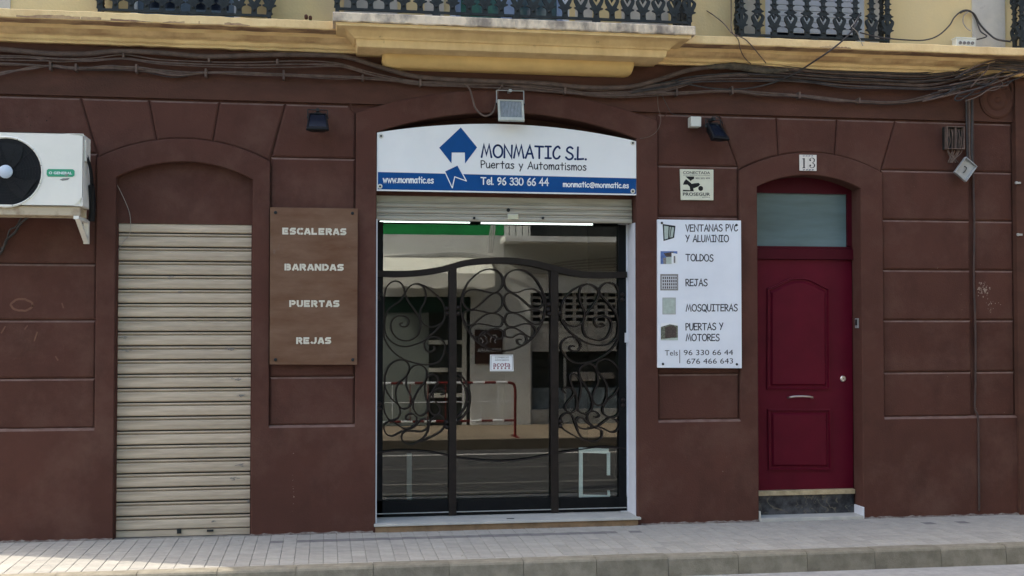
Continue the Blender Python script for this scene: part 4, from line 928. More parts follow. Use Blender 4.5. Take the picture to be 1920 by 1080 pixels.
# --- rusted steel sign
RY = -.03
rs = thing('steel_sign', 'rusty brown steel sign with four pale cut-out words beside the cream shutter', 'sign', P(588,684,RY))
b = B(); b.prism([pp(506.5,388.5,RY), pp(671,391,RY), pp(669.5,684,RY), pp(505.5,683.5,RY)], RY, RY+.014); fin('sheet', b, M['rust'], parent=rs, bevel=.002)
ST = {'E':[[(.92,.86),(.14,.86)],[(.14,1),(.14,0)],[(.14,.14),(.92,.14)],[(.34,.5),(.82,.5)]],
 'S':[[(.95,.86),(.28,.86),(.15,.74),(.15,.62),(.3,.5)],[(.38,.5),(.72,.49),(.85,.38),(.85,.26),(.72,.14),(.05,.14)]],
 'C':[[(.95,.80),(.78,.86),(.56,.86)],[(.48,.86),(.3,.84),(.15,.66),(.15,.34),(.3,.16),(.48,.14)],[(.56,.14),(.78,.14),(.95,.22)]],
 'A':[[(.10,0),(.46,.96)],[(.56,.96),(.92,0)],[(.40,.27),(.66,.27)]], 'L':[[(.16,1),(.16,0)],[(.30,.14),(.88,.14)]],
 'R':[[(.14,1),(.14,0)],[(.34,.86),(.68,.86),(.82,.76),(.82,.62),(.68,.5),(.34,.5)],[(.56,.42),(.88,0)]],
 'B':[[(.14,1),(.14,0)],[(.34,.86),(.66,.86),(.80,.77),(.80,.64),(.66,.52),(.34,.52)],[(.66,.5),(.84,.38),(.84,.26),(.70,.14),(.34,.14)]],
 'N':[[(.14,1),(.14,0)],[(.16,.96),(.84,.04)],[(.86,1),(.86,0)]], 'D':[[(.14,1),(.14,0)],[(.34,.86),(.62,.85),(.84,.66),(.84,.34),(.62,.15),(.34,.14)]],
 'P':[[(.14,1),(.14,0)],[(.34,.86),(.68,.86),(.84,.74),(.84,.58),(.68,.44),(.34,.44)]], 'U':[[(.15,1),(.15,.34),(.28,.15),(.46,.13)],[(.54,.13),(.72,.15),(.85,.34),(.85,1)]],
 'T':[[(.04,.86),(.96,.86)],[(.5,.70),(.5,0)]], 'J':[[(.80,1),(.80,.32),(.66,.15),(.46,.14)],[(.38,.14),(.22,.16),(.06,.3)]]}
for s_, xa, xb, y_ in (('ESCALERAS',529.5,649.5,439.5),('BARANDAS',533.5,644.5,507),('PUERTAS',542.5,636.5,575.5),('REJAS',555.5,621,645)):
    a, c = P(xa,y_,RY), P(xb,y_,RY); b = B(); n = len(s_); pit = (c.x-a.x)/(n-.12); mpp = (P(xa,y_-1,RY)-a).z; lay = 0
    for i, ch in enumerate(s_):
        for path in ST[ch]:
            pts = [(a.x+(i+p[0]*.88)*pit, a.z+p[1]*12.6*mpp) for p in path]
            if ch == 'A' and len(path) == 2 and path[0][1] == path[1][1]: wd = .22
            else: wd = .285
            b.bar(pts, 12.6*mpp*wd, RY-.0006-.0002*(lay%3), RY+.004); lay += 1
    fin('cut_word', b, M['cut'], parent=rs)
for px, py in ((516.5,398.5),(661,400),(516.5,674.5),(661.5,674.5)):
    b = B(); b.lathe(P(px,py,RY), (0,-1,0), [(.014,0),(.012,.006),(.004,.009)], 10); fin('bolt', b, M['iron'], parent=rs)
# --- white services sign
WY = -.028
ws = thing('services_sign', 'tall white panel listing window and door services beside the burgundy door', 'sign', P(1312,691,WY))
b = B(); b.prism([pp(1233,411.5,WY), pp(1389.5,413.5,WY), pp(1391,690.5,WY), pp(1233.5,689.5,WY)], WY, WY+.03); fin('panel', b, M['signw'], parent=ws, bevel=.002)
W1 = WY-.0008
for s_, xa, xb, y_, y2 in (('VENTANAS PVC',1286,1383,434,433),('Y ALUMINIO',1286,1366,453.5,453.5),('TOLDOS',1286,1337,489,490),('REJAS',1286,1326,536,536),('MOSQUITERAS',1286.5,1382.5,583.5,583),('PUERTAS Y',1286,1355.5,619,618),('MOTORES',1286.5,1348.5,639,639)):
    comic('lettering', s_, (xa,y_), (xb,y2), 12.5, 1.9, W1, M['dgrey'], ws)
sans('lettering', 'Tels', (1246.5,666.5), (1271,666.5), 10, W1, M['dgrey'], ws)
sans('lettering', '96 330 66 44', (1282,666), (1374.5,665.5), 10, W1, M['dgrey'], ws)
sans('lettering', '676 466 643', (1287.5,682.3), (1374.5,681.5), 10, W1, M['dgrey'], ws)
b = B(); b.box(X(1273.6,WY), X(1274.8,WY), W1, W1+.0004, Z(1274,681,WY), Z(1274,656,WY)); fin('divider_line', b, M['dgrey'], parent=ws)
for px, py in ((1241,418),(1380.5,422),(1243,682.5),(1381.5,683)):
    b = B(); b.lathe(P(px,py,WY), (0,-1,0), [(.011,0),(.010,.006),(.004,.009)], 10); fin('bolt', b, M['iron'], parent=ws)
def pic(pts_list, name='printed_picture'):
    b = B(); ms = []
    for i, (pts, m) in enumerate(pts_list):
        b.cm = i; ms.append(M[m]); b.sheet([pp(x_, y_, WY) for x_, y_ in pts], W1-.0004*i)
    fin(name, b, ms, parent=ws)
R4 = lambda x0, y0, x1, y1: [(x0,y0),(x1,y0),(x1,y1),(x0,y1)]
pic([([(1242.5,420),(1266.5,423.5),(1264,446),(1244,452)], 'iron'), ([(1245,423),(1253.5,424.5),(1252.5,447),(1246,449)], 'pgreen'), ([(1255.5,425.5),(1263.8,426.5),(1261.5,444.5),(1254.5,446)], 'pgreen'), ([(1258,425),(1259.5,425),(1256.5,446),(1255,446)], 'iron')])
pic([(R4(1238.5,471,1270,495), 'skyb'), ([(1244,495),(1243,484),(1256,481),(1256,495)], 'pgrey'), (R4(1249,482,1262,495), 'pgreen'), ([(1244,475),(1263,472),(1259,481),(1249,481.5)], 'pbrown'), ([(1259,474),(1270,476),(1270,495),(1259,495)], 'wprint'), (R4(1263,480,1266,493), 'pgrey')])
pl_ = [(R4(1238,514,1271.5,544.5), 'pgrey'), (R4(1240.5,517,1269.5,542), 'wprint')]
for i in range(7):
    for j in range(4): pl_.append((R4(1242.3+4*i, 519+6*j, 1244.6+4*i, 523+6*j), 'pbrown'))
b = B(); ms = [M['pgrey'], M['blind'], M['pbrown']]
for i, (pts, m) in enumerate(pl_):
    b.cm = min(i, 2); b.sheet([pp(x_, y_, WY) for x_, y_ in pts], W1-.0004*min(i, 2))
fin('printed_picture', b, ms, parent=ws)
pic([(R4(1242,558,1267,589.5), 'galv'), (R4(1243.5,559.5,1265.5,588), 'pgreen')])
pic([(R4(1239,606,1271,638), 'pleaf'), ([(1239,606),(1271,606),(1271,611),(1256,608),(1239,613)], 'wprint'), ([(1247,614),(1260,610),(1268,614),(1268,632),(1247,634)], 'pbrown'), ([(1239,636),(1271,633),(1271,638),(1239,638)], 'pgreen')])
# --- alarm sign
AY = .012
al = thing('alarm_sign', 'small square cream alarm company sign above the white services panel', 'sign', P(1306,376,AY))
b = B(); b.prism([pp(1275,317,AY), pp(1338,318,AY), pp(1338,375.5,AY), pp(1277,375,AY)], AY, AY+.018); fin('plate', b, M['cream'], parent=al, bevel=.004)
A1 = AY-.001
sans('lettering', 'CONECTADA', (1280.5,326), (1331.5,326.5), 5.0, A1, M['dgrey'], al, bold=.012)
sans('lettering', 'CON CENTRAL DE ALARMAS', (1281,329.4), (1331.5,329.7), 1.9, A1, M['dgrey'], al)
sans('lettering', '902 202 999', (1304,335.6), (1331,335.8), 3.0, A1, M['dgrey'], al, bold=.01)
sans('lettering', 'PROSEGUR', (1280.5,366.8), (1331.5,367), 5.8, A1, M['dgrey'], al, bold=.02)
sans('lettering', 'ACTIVA', (1316.5,371), (1331.5,371), 2.2, A1, M['dgrey'], al)
cp = lambda l: [pp(1260+x_/12, 300+y_/12, AY) for x_, y_ in l]
b = B(); b.sheet(cp([(305,370),(500,372),(495,425),(440,450),(425,480)]), A1); b.sheet(cp([(315,432),(430,520),(470,600),(490,705),(245,705),(245,670),(410,680),(395,600),(350,555),(245,555),(270,490)]), A1-.0004)
b.sheet(cp([(440,540),(500,525),(600,515),(632,550),(600,590),(560,610),(480,640),(470,600)]), A1-.0002)
c = P(1260+645/12, 300+640/12, AY); b.lathe((c.x, A1+.0006, c.z), (0,-1,0), [(.0225,0),(.0225,.001),(.014,.0012),(.013,.0002)], 16); fin('emblem', b, M['blk'], parent=al)
# --- house number
nt_ = thing('house_number', 'white glazed number 13 tile over the burgundy door', 'sign', P(1515,320,-.004))
for i, (xa, xb) in enumerate(((1499,1514.6),(1515,1531))):
    b = B(); b.prism([pp(xa,290+i*.3,-.01), pp(xb,290.3+i*.3,-.01), pp(xb,320.3+i*.3,-.01), pp(xa+.3,320,-.01)], -.012, .0); fin('tile', b, M['ceram'], parent=nt_, bevel=.0015)
dpx = lambda l: [pp(1480+x_/15.43, 270+y_/15.43, -.012) for x_, y_ in l]
b = B(); b.sheet(dpx([(372,425),(405,412),(445,408),(445,675),(462,690),(462,700),(372,700),(372,690),(402,675),(402,440),(372,440)]), -.0128)
three = [(590,470,28),(600,425,14),(650,402,12),(705,425,22),(722,470,26),(705,520,18),(665,545,10),(715,580,20),(728,625,28),(705,670,20),(650,690,12),(600,665,14),(595,622,28)]
mp3 = cat([(a, c, r) for a, c, r in three], 4)
L_, R_ = [], []
for i, p in enumerate(mp3):
    t = (mp3[min(i+1,len(mp3)-1)]-mp3[max(i-1,0)]); t = Vector((t.x, t.y)).normalized(); nn = Vector((-t.y, t.x)); w2 = p.z*.62
    L_.append((p.x+nn.x*w2, p.y+nn.y*w2)); R_.append((p.x-nn.x*w2, p.y-nn.y*w2))
vs = [(*[dpx([q])[0][k] for k in (0,)], -.0128, dpx([q])[0][1]) for q in L_+R_]; n = len(L_)
b.add(vs, [(i, i+1, n+i+1, n+i) for i in range(n-1)])
for cx, cy in ((603,470),(603,620)):
    c = dpx([(cx,cy)])[0]; b.sheet([(c[0]+.0085*math.cos(k*math.pi/6), c[1]+.0085*math.sin(k*math.pi/6)) for k in range(12)], -.0134)
fin('digits', b, M['dgrey'], parent=nt_)
b = B()
for k in range(4): b.sheet(dpx([(380+90*k*.9,345),(430+90*k*.9,330),(450+90*k*.9,352),(400+90*k*.9,358)]), -.0127); b.sheet(dpx([(385+85*k,745),(440+85*k,728),(450+85*k,752),(400+85*k,766)]), -.0127)
fin('ornament', b, M['navy'], parent=nt_)

# --- air conditioner
ac = thing('air_conditioner', 'white outdoor air conditioner with black fan on brackets high on the left wall', 'air conditioner', P(50,400,-.25))
ay0, ay1 = -.42, -.12
x1 = X(155.5, ay0, 330); x0 = x1-.92; z1 = Z(120,250,ay0); z0 = Z(120,386,ay0)
b = B(); b.box(x0, x1, ay0+.012, ay1, z0, z1); fin('casing', b, M['acw'], parent=ac, bevel=.008)
fc = P(11,322,ay0); fr_ = .262
b = B(); n = 40; o_ = [(x0,z0),(x1,z0),(x1,z1),(x0,z1)]
vs = []; 
for k in range(n):
    a = 2*math.pi*k/n; ca, sa = math.cos(a), math.sin(a)
    tx = min(((x1-fc.x)/ca if ca > 1e-6 else 1e9), ((x0-fc.x)/ca if ca < -1e-6 else 1e9), ((z1-fc.z)/sa if sa > 1e-6 else 1e9), ((z0-fc.z)/sa if sa < -1e-6 else 1e9))
    vs += [(fc.x+ca*tx, ay0, fc.z+sa*tx), (fc.x+ca*(fr_+.018), ay0, fc.z+sa*(fr_+.018)), (fc.x+ca*(fr_+.008), ay0-.008, fc.z+sa*(fr_+.008)), (fc.x+ca*fr_, ay0, fc.z+sa*fr_), (fc.x+ca*fr_, ay0+.011, fc.z+sa*fr_), (fc.x+ca*tx, ay0+.011, fc.z+sa*tx)]
b.add(vs, [(6*k+j, 6*((k+1)%n)+j, 6*((k+1)%n)+j+1, 6*k+j+1) for k in range(n) for j in range(5)])
for cxz in ((x0,z0),(x1,z0),(x1,z1),(x0,z1)): pass
b.box(x0, x0+.004, ay0, ay0+.012, z0, z1); b.box(x1-.004, x1, ay0, ay0+.012, z0, z1); b.box(x0+.004, x1-.004, ay0, ay0+.012, z1-.004, z1); b.box(x0+.004, x1-.004, ay0, ay0+.012, z0, z0+.004)
fin('front_panel', b, M['acw'], parent=ac)
b = B(); b.lathe((fc.x, ay0+.0115, fc.z), (0,-1,0), [(fr_+.004,-.0005),(fr_+.004,.0002)], 40); fan = fin('fan', b, M['blk'], parent=ac)
b = B()
for k in range(3):
    a0 = 2*math.pi*k/3+.5; L1 = []; L2 = []
    for i in range(9):
        t = i/8; r = .05+t*.195; a = a0+t*.55
        L1.append((fc.x+r*math.cos(a), ay0+.004, fc.z+r*math.sin(a))); a += .95-.1*t
        L2.append((fc.x+r*math.cos(a), ay0-.003, fc.z+r*math.sin(a)))
    b.add(L1+L2, [(i, i+1, 10+i, 9+i) for i in range(8)])
fin('blades', b, mat('fan_blade_plastic', (.016,.017,.019), .45, spec=.2), parent=fan, smooth=True)
b = B(); b.lathe((fc.x, ay0, fc.z), (0,-1,0), [(.052,0),(.052,.012),(.040,.020),(.004,.023)], 24); fin('hub', b, M['hub'], parent=fan, smooth=True)
rings = B()
for r in [.07+.022*i for i in range(9)]:
    pts = [(fc.x+r*math.cos(2*math.pi*k/32), ay0-.012, fc.z+r*math.sin(2*math.pi*k/32)) for k in range(33)]; rings.tube(pts, .0011, 4, caps=False)
for k in range(12):
    a = 2*math.pi*k/12; rings.tube([(fc.x+.05*math.cos(a), ay0-.012, fc.z+.05*math.sin(a)), (fc.x+(fr_+.012)*math.cos(a+.2), ay0-.010, fc.z+(fr_+.012)*math.sin(a+.2))], .0014, 4)
fin('fan_guard', rings, M['blk'], parent=ac)
b = B(); aq = lambda x_, y_: pp(x_, y_, ay0)
b.prism([aq(88,319), aq(91,317), aq(137,317.5), aq(140,321), aq(139.5,329), aq(136,331.5), aq(90,331), aq(87.5,327)], ay0-.004, ay0+.002); bd = fin('badge', b, M['green'], parent=ac)
sans('lettering', 'O GENERAL', (91.5,326.3), (135,326.8), 4.6, ay0-.0048, M['wprint'], bd, bold=.03)
b = B(); b.sheet([aq(112,337), aq(118,334.5), aq(131,334), aq(127,337.5), aq(117,339)], ay0-.0012); b.sheet([aq(120,330), aq(127,325.5), aq(128.5,330)], ay0-.0052); fin('peeled_patch', b, M['pgrey'], parent=ac)
b = B(); b.box(x0+.0, x1-.02, ay0+.02, ay0+.06, z0-.075, z0-.003); b.box(x0, x1-.02, ay1-.06, ay1-.02, z0-.075, z0-.003); b.box(x0+.05, x1-.03, ay0+.06, ay1-.06, z0-.02, z0-.003); fin('base_beam', b, M['acb'], parent=ac, bevel=.004)
for xx in (x1-.05, x0+.12):
    b = B(); b.box(xx-.02, xx+.02, ay0+.01, GB-.02, z0-.10, z0-.076); b.box(xx-.02, xx+.02, -.02, .028, z0-.27, z0-.10)
    b.prism([(0,0)]*0 or [(xx-.003, z0-.1), (xx+.003, z0-.1), (xx+.003, z0-.101), (xx-.003, z0-.101)], -.02, -.01)
    b.add([(xx-.018, ay0+.06, z0-.1), (xx+.018, ay0+.06, z0-.1), (xx+.018, -.02, z0-.26), (xx-.018, -.02, z0-.26), (xx-.018, ay0+.10, z0-.1), (xx+.018, ay0+.10, z0-.1), (xx+.018, -.02, z0-.22), (xx-.018, -.02, z0-.22)], [(3,2,1,0),(4,5,6,7),(0,1,5,4),(1,2,6,5),(2,3,7,6),(3,0,4,7)])
    fin('bracket', b, M['acw'], parent=ac)
b = B(); sx = x1+.001
b.tube(cat([(sx+.004,-.33,z1-.17),(sx+.03,-.31,z1-.26),(sx+.032,-.27,z1-.40),(sx+.02,-.22,z1-.50)],5), .008, 8); b.tube(cat([(sx+.004,-.30,z1-.15),(sx+.028,-.26,z1-.25),(sx+.03,-.2,z1-.36),(sx+.02,-.15,z1-.44)],5), .008, 8)
b.tube(cat([(sx+.018,-.2,z1-.38),(sx+.022,-.17,z1-.46),(sx+.022,-.15,z1-.56),(sx+.01,-.12,z1-.66)],5), .026, 8); fin('pipe', b, M['blk'], parent=ac, smooth=True)
b = B(); b.box(x1, x1+.012, ay0+.05, ay1-.08, z1-.21, z1-.04); fin('side_cover', b, M['acw'], parent=ac, bevel=.004)
b = B(); b.tube(cat([(X(50,-.1), -.05, Z(50,405,-.05)), P(38,420,-.02), P(28,436,0), P(12,450,0), P(4,470,.01), P(-20,500,.01)], 5), .010, 8); b.tube(cat([P(44,402,-.03), P(30,425,-.01), P(18,432,0), P(8,462,.01), P(-18,470,.01)], 5), .007, 8)
tag(fin('drain_cable', b, M['cabled'], smooth=True), 'dark cables drooping below the left end of the white air conditioner', 'cable')

# --- floodlights
def flood(name, label, px, py, w, h, tilt, m, lens, Y, yaw=0, bracket_h=.09, taper=0.0):
    c = P(px, py, Y); t = thing(name, label, 'floodlight', c, 'floodlights on the facade')
    ct, st_ = math.cos(tilt), math.sin(tilt); cy, sy = math.cos(yaw), math.sin(yaw)
    def tr(p):      # local: x right, y outward(-Y), z up
        x_, y_, z_ = p; x_ = x_*(1-taper*(z_/(h/2))); y2, z2 = y_*ct+z_*st_, -y_*st_+z_*ct
        x3, y3 = x_*cy - y2*sy, x_*sy + y2*cy
        return Vector((c.x+x3, c.y-y3, c.z+z2))
    def shell(b, rings):
        n = 4; vs = []
        for (hw, hh, d, dz) in rings: vs += [tr((-hw, d, -hh+dz)), tr((hw, d, -hh+dz)), tr((hw, d, hh+dz)), tr((-hw, d, hh+dz))]
        fs = [(4*i+k, 4*i+(k+1)%4, 4*i+4+(k+1)%4, 4*i+4+k) for i in range(len(rings)-1) for k in range(4)]+[(3,2,1,0), tuple(4*(len(rings)-1)+k for k in range(4))]
        b.add(vs, fs)
    hw, hh = w/2, h/2
    b = B(); shell(b, [(hw*.6, hh*.6, -.05, 0), (hw*.95, hh*.95, 0, 0), (hw, hh, .005, 0), (hw, hh, .025, 0), (hw*.93, hh*.93, .03, 0), (hw*.84, hh*.78, .03, hh*.1), (hw*.82, hh*.76, .018, hh*.1)])
    fin('housing', b, m, parent=t, bevel=.003, autos=True)
    b = B(); shell(b, [(hw*.81, hh*.75, .018, hh*.1), (hw*.81, hh*.75, .021, hh*.1)]); fin('lens', b, lens, parent=t, autos=True)
    if lens is M['lens']:
        b = B()
        for k in range(15):
            xk = -hw*.76+hw*1.52*k/14; b.tube([tr((xk, .0225, -hh*.62)), tr((xk, .0225, hh*.8))], .0022, 4)
        fin('lens_ribs', b, M['galv'], parent=t)
    zt_ = hh+bracket_h
    b = B(); s = 1
    top = c.z+hh*ct+bracket_h
    pa, pb = tr((-hw-.006, .0, hh*.7)), tr((hw+.006, .0, hh*.7))
    for p in (pa, pb): b.tube([p, (p.x, p.y+.01, top)], .0045, 6)
    b.tube([(pa.x, pa.y+.01, top), (pb.x, pb.y+.01, top)], .0045, 6); b.box((pa.x+pb.x)/2-.012, (pa.x+pb.x)/2+.012, pa.y, .03, top-.012, top+.012)
    fin('bracket', b, M['galv'] if m is M['flood'] else M['iron'], parent=t)
    b = B()
    for p in (pa, pb): b.lathe(p, (1,0,0), [(.010,-.008),(.010,.008)], 8)
    b.box(c.x-.03, c.x+.03, c.y+.035, c.y+.075, c.z+hh*.5, c.z+hh*.5+.05)
    fin('clamp', b, M['iron'], parent=t)
    return t
flood('floodlight', 'large pale grey floodlight with ribbed lens above the middle of the arched shop sign', 957.5, 209, .225, .20, -.30, M['flood'], M['lens'], -.11)
flood('floodlight', 'small black floodlight tilted down above the rusty steel sign', 595.5, 231, .168, .185, -.62, M['blk'], M['darkblue'], -.12, bracket_h=.045, taper=.12)
flood('floodlight', 'small black floodlight turned sideways above the alarm sign', 1343, 249, .170, .185, -.62, M['blk'], M['darkblue'], -.12, yaw=-.4, bracket_h=.05, taper=.10)
b = B(); c = P(1303,229,-.03); b.box(c.x-.048, c.x+.048, -.065, .03, c.z-.045, c.z+.045); bx = tag(fin('junction_box', b, M['pbox'], bevel=.006), 'small white square plastic box left of the sideways black floodlight', 'junction box')
# junction box with grommets on the cornice
jb = thing('junction_box', 'pale junction box with four round cable holes lying on the ochre cornice', 'junction box', P(1809,78,-.12))
c = P(1808,71,-.12); b = B(); b.box(c.x-.095, c.x+.095, -.15, -.07, 4.285, 4.355); fin('body', b, M['pbox'], parent=jb, bevel=.004)
b = B(); b.box(c.x-.100, c.x+.100, -.155, -.065, 4.352, 4.366); fin('lid', b, M['pbox'], parent=jb, bevel=.003)
for k in range(4):
    b = B(); b.lathe((c.x-.058+.040*k, -.150, 4.315), (0,-1,0), [(.016,0),(.016,.006),(.010,.007),(.009,.001)], 12); fin('grommet', b, M['pgrey'], parent=jb)
# open meter box with its lid hanging
mb = thing('open_fuse_box', 'open dark fuse box full of wires, its pale lid hanging below, high on right wall', 'fuse box', P(1792,282,-.02))
b = B(); q0, q1 = P(1774,237,-.04), P(1807,280,-.04)
b.box(q0.x, q1.x, -.01, .03, q1.z, q0.z); bk = fin('back', b, M['dark'], parent=mb)
b = B(); t_ = .006
for xa, xb, za, zb2 in ((q0.x,q0.x+t_,q1.z,q0.z),(q1.x-t_,q1.x,q1.z,q0.z),(q0.x+t_,q1.x-t_,q1.z,q1.z+t_),(q0.x+t_,q1.x-t_,q0.z-t_,q0.z),((q0.x+q1.x)/2-.003,(q0.x+q1.x)/2+.003,q1.z+t_,q0.z-t_)): b.box(xa, xb, -.06, -.0105, za, zb2)
fin('frame', b, M['cable'], parent=mb)
b = B()
for k in range(9):
    x_ = q0.x+.02+(q1.x-q0.x-.04)*k/8; b.tube(cat([(x_, -.03, q0.z-.02), (x_+random.uniform(-.015,.015), -.045, (q0.z*2+q1.z)/3), (x_+random.uniform(-.02,.02), -.04, (q0.z+q1.z*2)/3), (x_+random.uniform(-.01,.01), -.03, q1.z-.02), P(1785+random.uniform(-8,14), 305, -.03)], 4), .0045, 5)
fin('wires', b, M['cable'], parent=mb, smooth=True)
c = P(1808.5,318,-.05); a_ = math.radians(-38); ax = Vector((math.cos(a_),0,math.sin(a_))); az = Vector((-math.sin(a_),0,math.cos(a_)))
# lid: shallow tray
b = B(); b.obox(c, ax*.068, Vector((0,.004,0)), az*.088)
for s in (-1, 1): b.obox(c+ax*.068*s+Vector((0,-.015,0)), ax*.004, Vector((0,.018,0)), az*.0915); b.obox(c+az*.088*s+Vector((0,-.015,0)), ax*.0635, Vector((0,.018,0)), az*.004)
ld = fin('lid', b, M['galv'], parent=mb, bevel=.003)
b = B(); b.tube(cat([c+Vector((-.01,-.012,.03)), c+Vector((.012,-.016,.012)), c+Vector((-.006,-.014,-.02)), c+Vector((-.02,-.012,-.03))],4), .004, 5); fin('clip', b, M['iron'], parent=ld)

# ================================================================== CABLES
def pts_of(l, Y): return [P(x_, y_, Y if len(q) == 0 else q[0]) for (x_, y_, *q) in l]
def cable(name, label, l, r, Y=-.03, m='cable', group=None, n=6, sides=7):
    b = B(); b.tube(cat(pts_of(l, Y), n), r, sides); o = fin(name, b, M[m], smooth=True); tag(o, label, 'cable', group); return o
def bundle(label, specs, group=None, clips=(), cm='cable'):
    allp = [p for s in specs for p in s[0]]
    root = thing('cable_bundle', label, 'cable', P(sum(p[0] for p in allp)/len(allp), max(p[1] for p in allp), -.03), group)
    for l, r, Y, m in specs:
        b = B(); b.tube(cat(pts_of(l, Y), 6), r*1.18, 6); fin('strand', b, M[m], parent=root, smooth=True)
    for x_, y_, h_ in clips:
        b = B(); c = P(x_, y_, -.03); b.box(c.x-.009, c.x+.009, -.055, .02, c.z-h_, c.z+h_); fin('clip', b, M[cm], parent=root, bevel=.003)
    return root
def jit(l, a, off=0): return [(x_+random.uniform(-6,6), y_+off+random.uniform(-a, a), *q) for x_, y_, *q in l]
G = 'cables strung along the facade'
cable('trunk_cable', 'thickest grey brown cable running just under the ochre cornice', [(-40,90),(0,92),(90,100),(160,101),(220,96),(300,99),(390,106),(500,103),(590,103),(650,107),(720,128),(790,145),(900,152),(1010,156),(1100,164),(1180,163),(1230,151),(1290,132),(1345,124)], .020, -.045, group=G, sides=10)
T2 = [(-40,105),(50,106),(110,110),(170,111),(232,106),(300,113),(390,117),(470,119),(560,118),(640,121),(700,137),(780,152),(860,158),(960,160),(1060,168),(1160,174),(1240,168),(1300,150)]
bundle('thin cables hanging in shallow loops just below the thick trunk cable', [(jit(T2, 2.2, o), .0045, -.03-.004*i, 'cable') for i, o in enumerate((-2,2,4,6))], G, clips=[(232,103,.03),(392,113,.02),(520,116,.02)])
T3 = [(-40,148),(10,136),(60,128),(95,124),(145,128),(255,129),(325,141),(385,137),(455,138),(530,141),(640,143),(700,147),(790,154),(870,153),(950,159),(1060,171),(1150,178),(1270,174),(1370,170),(1500,180),(1610,191),(1690,192),(1750,182),(1800,170)]
T3b = [(-40,118),(20,120),(95,124),(145,129),(200,124),(255,127),(320,133),(385,137),(455,136),(530,139),(640,143),(700,146),(790,156),(870,156),(950,156),(1060,168),(1150,180),(1270,173),(1370,171),(1430,178),(1500,181),(1560,189),(1610,190),(1690,190),(1750,176),(1805,160)]
bundle('clipped cable bundle sagging across the brown frieze from the left edge to the far right', [(T3, .0065, -.03, 'cable'), (T3b, .0058, -.04, 'cable'), (jit(T3, 2.5), .0045, -.033, 'cable'), (jit(T3b, 2.5, 1), .0045, -.028, 'cable'), (jit(T3, 2.0, 2), .0035, -.024, 'cabled'), (jit(T3, 3.5, -1), .0035, -.038, 'cable'), (jit(T3b, 4, 2), .003, -.034, 'cable')], G,
       clips=[(95,124,.035),(143,127,.03),(256,129,.035),(386,137,.035),(532,141,.04),(680,146,.025),(788,152,.045),(941,158,.03),(1059,170,.03),(1268,174,.03),(1372,170,.035),(1498,179,.03),(1610,189,.025)])
H1 = [(1180,168),(1250,158),(1300,148),(1400,143),(1500,147),(1580,155),(1660,160),(1740,160),(1800,150),(1850,141),(1890,132),(1945,120)]
H2 = [(1400,126),(1470,130),(1550,137),(1640,141),(1720,143),(1780,136),(1815,128,-.07),(1850,120,-.12),(1900,122,-.16),(1945,128,-.17)]
bundle('long grey cables running to the right just under the cornice', [(jit(H2, 2.2, o), .0055, -.03-.005*i, m) for i, (o, m) in enumerate(((-5,'cabled'),(-3,'cabled'),(-1,'cable'),(2,'cable'),(5,'cabled'),(8,'cable'),(11,'cabled')))], G)
bundle('older cables sagging below them between the arches and the right end', [(jit(H1, 2.5, o), .006, -.025-.005*i, m) for i, (o, m) in enumerate(((-5,'cabled'),(-3,'cable'),(0,'cable'),(3,'cabled'),(5,'cable'),(8,'cabled')))], G)
b = B(); pts = cat(pts_of([(1325,126),(1345,125),(1375,124),(1400,127),(1430,132),(1455,133),(1478,131)], -.05), 6)
b.tube(pts, [.012+.020*math.sin(math.pi*min(1,max(0,i/(len(pts)-1))))+random.uniform(0,.007) for i in range(len(pts))], 12); tag(fin('taped_splice', b, M['cableg'], smooth=True), 'lumpy dirty taped cable splice under the cornice right of the balcony', 'cable splice')
cable('hanging_cable', 'single cable slanting down from the right iron railing into the wall cables', [(1614,24,-.24),(1606,40,-.28),(1599,56,-.32),(1580,76,-.335),(1555,96,-.32),(1525,116,-.24),(1490,138,-.12),(1450,155,-.05),(1400,166,-.04),(1350,167,-.04),(1300,160,-.04),(1260,150,-.04)], .0075, -.05, 'cabled', group=G)
b = B(); b.tube(cat([P(1598,52,-.33),P(1607,60,-.33),P(1612,72,-.33),P(1618,86,-.32)],4), .004, 5); b.tube(cat([P(1596,50,-.32),P(1604,40,-.24),P(1613,26,-.22)],4), .0045, 5); tag(fin('cable_tie', b, M['cablew'], smooth=True), 'pale cord tying the slanting cable to the right railing', 'cord')
cable('loop_cable', 'brown cable looping down beside the large grey floodlight', [(870,158),(880,166),(886,185),(891,202),(903,215),(914,217),(925,209),(931,190),(933,172),(939,163)], .0085, -.05, group=G)
cable('ledge_cable', 'long thin black cable running along the cornice and humping over to the junction box', [(1612,61,-.22),(1650,70,-.24),(1700,75,-.25),(1735,75,-.2),(1760,66,-.12),(1780,48,-.05),(1790,32,-.03),(1805,20,-.03),(1820,21,-.03),(1830,36,-.03),(1838,58,-.06),(1850,68,-.1),(1832,74,-.12)], .0065, -.1, 'cabled', group=G)
cable('ledge_cable', 'thick black cable dropping from the pale wall to the cornice right of the junction box', [(1800,24),(1812,20),(1826,26),(1838,46),(1855,64,-.08),(1870,74,-.14),(1895,78,-.18)], .009, -.04, 'cabled', group=G)
cable('ledge_cable', 'short pale wire curling above the junction box', [(1815,22),(1807,30),(1806,42),(1812,52),(1820,58,-.08)], .005, -.05, 'cablew', group=G)
cable('down_cable', 'dark wire leaving the yellow wall between the railings and dropping over the cornice', [(1325,20,-.02),(1340,30,-.05),(1358,45,-.15),(1372,62,-.31),(1386,68,-.32),(1400,76,-.32),(1418,96,-.25),(1436,118,-.13)], .005, -.1, 'cable', group=G)
cable('down_cable', 'second thin wire dropping over the cornice just left of the right railing', [(1371,-6,-.03),(1371,30,-.1),(1372,58,-.31),(1384,74,-.32),(1388,92,-.27),(1396,108,-.16),(1408,120,-.07)], .0045, -.1, 'cable', group=G)
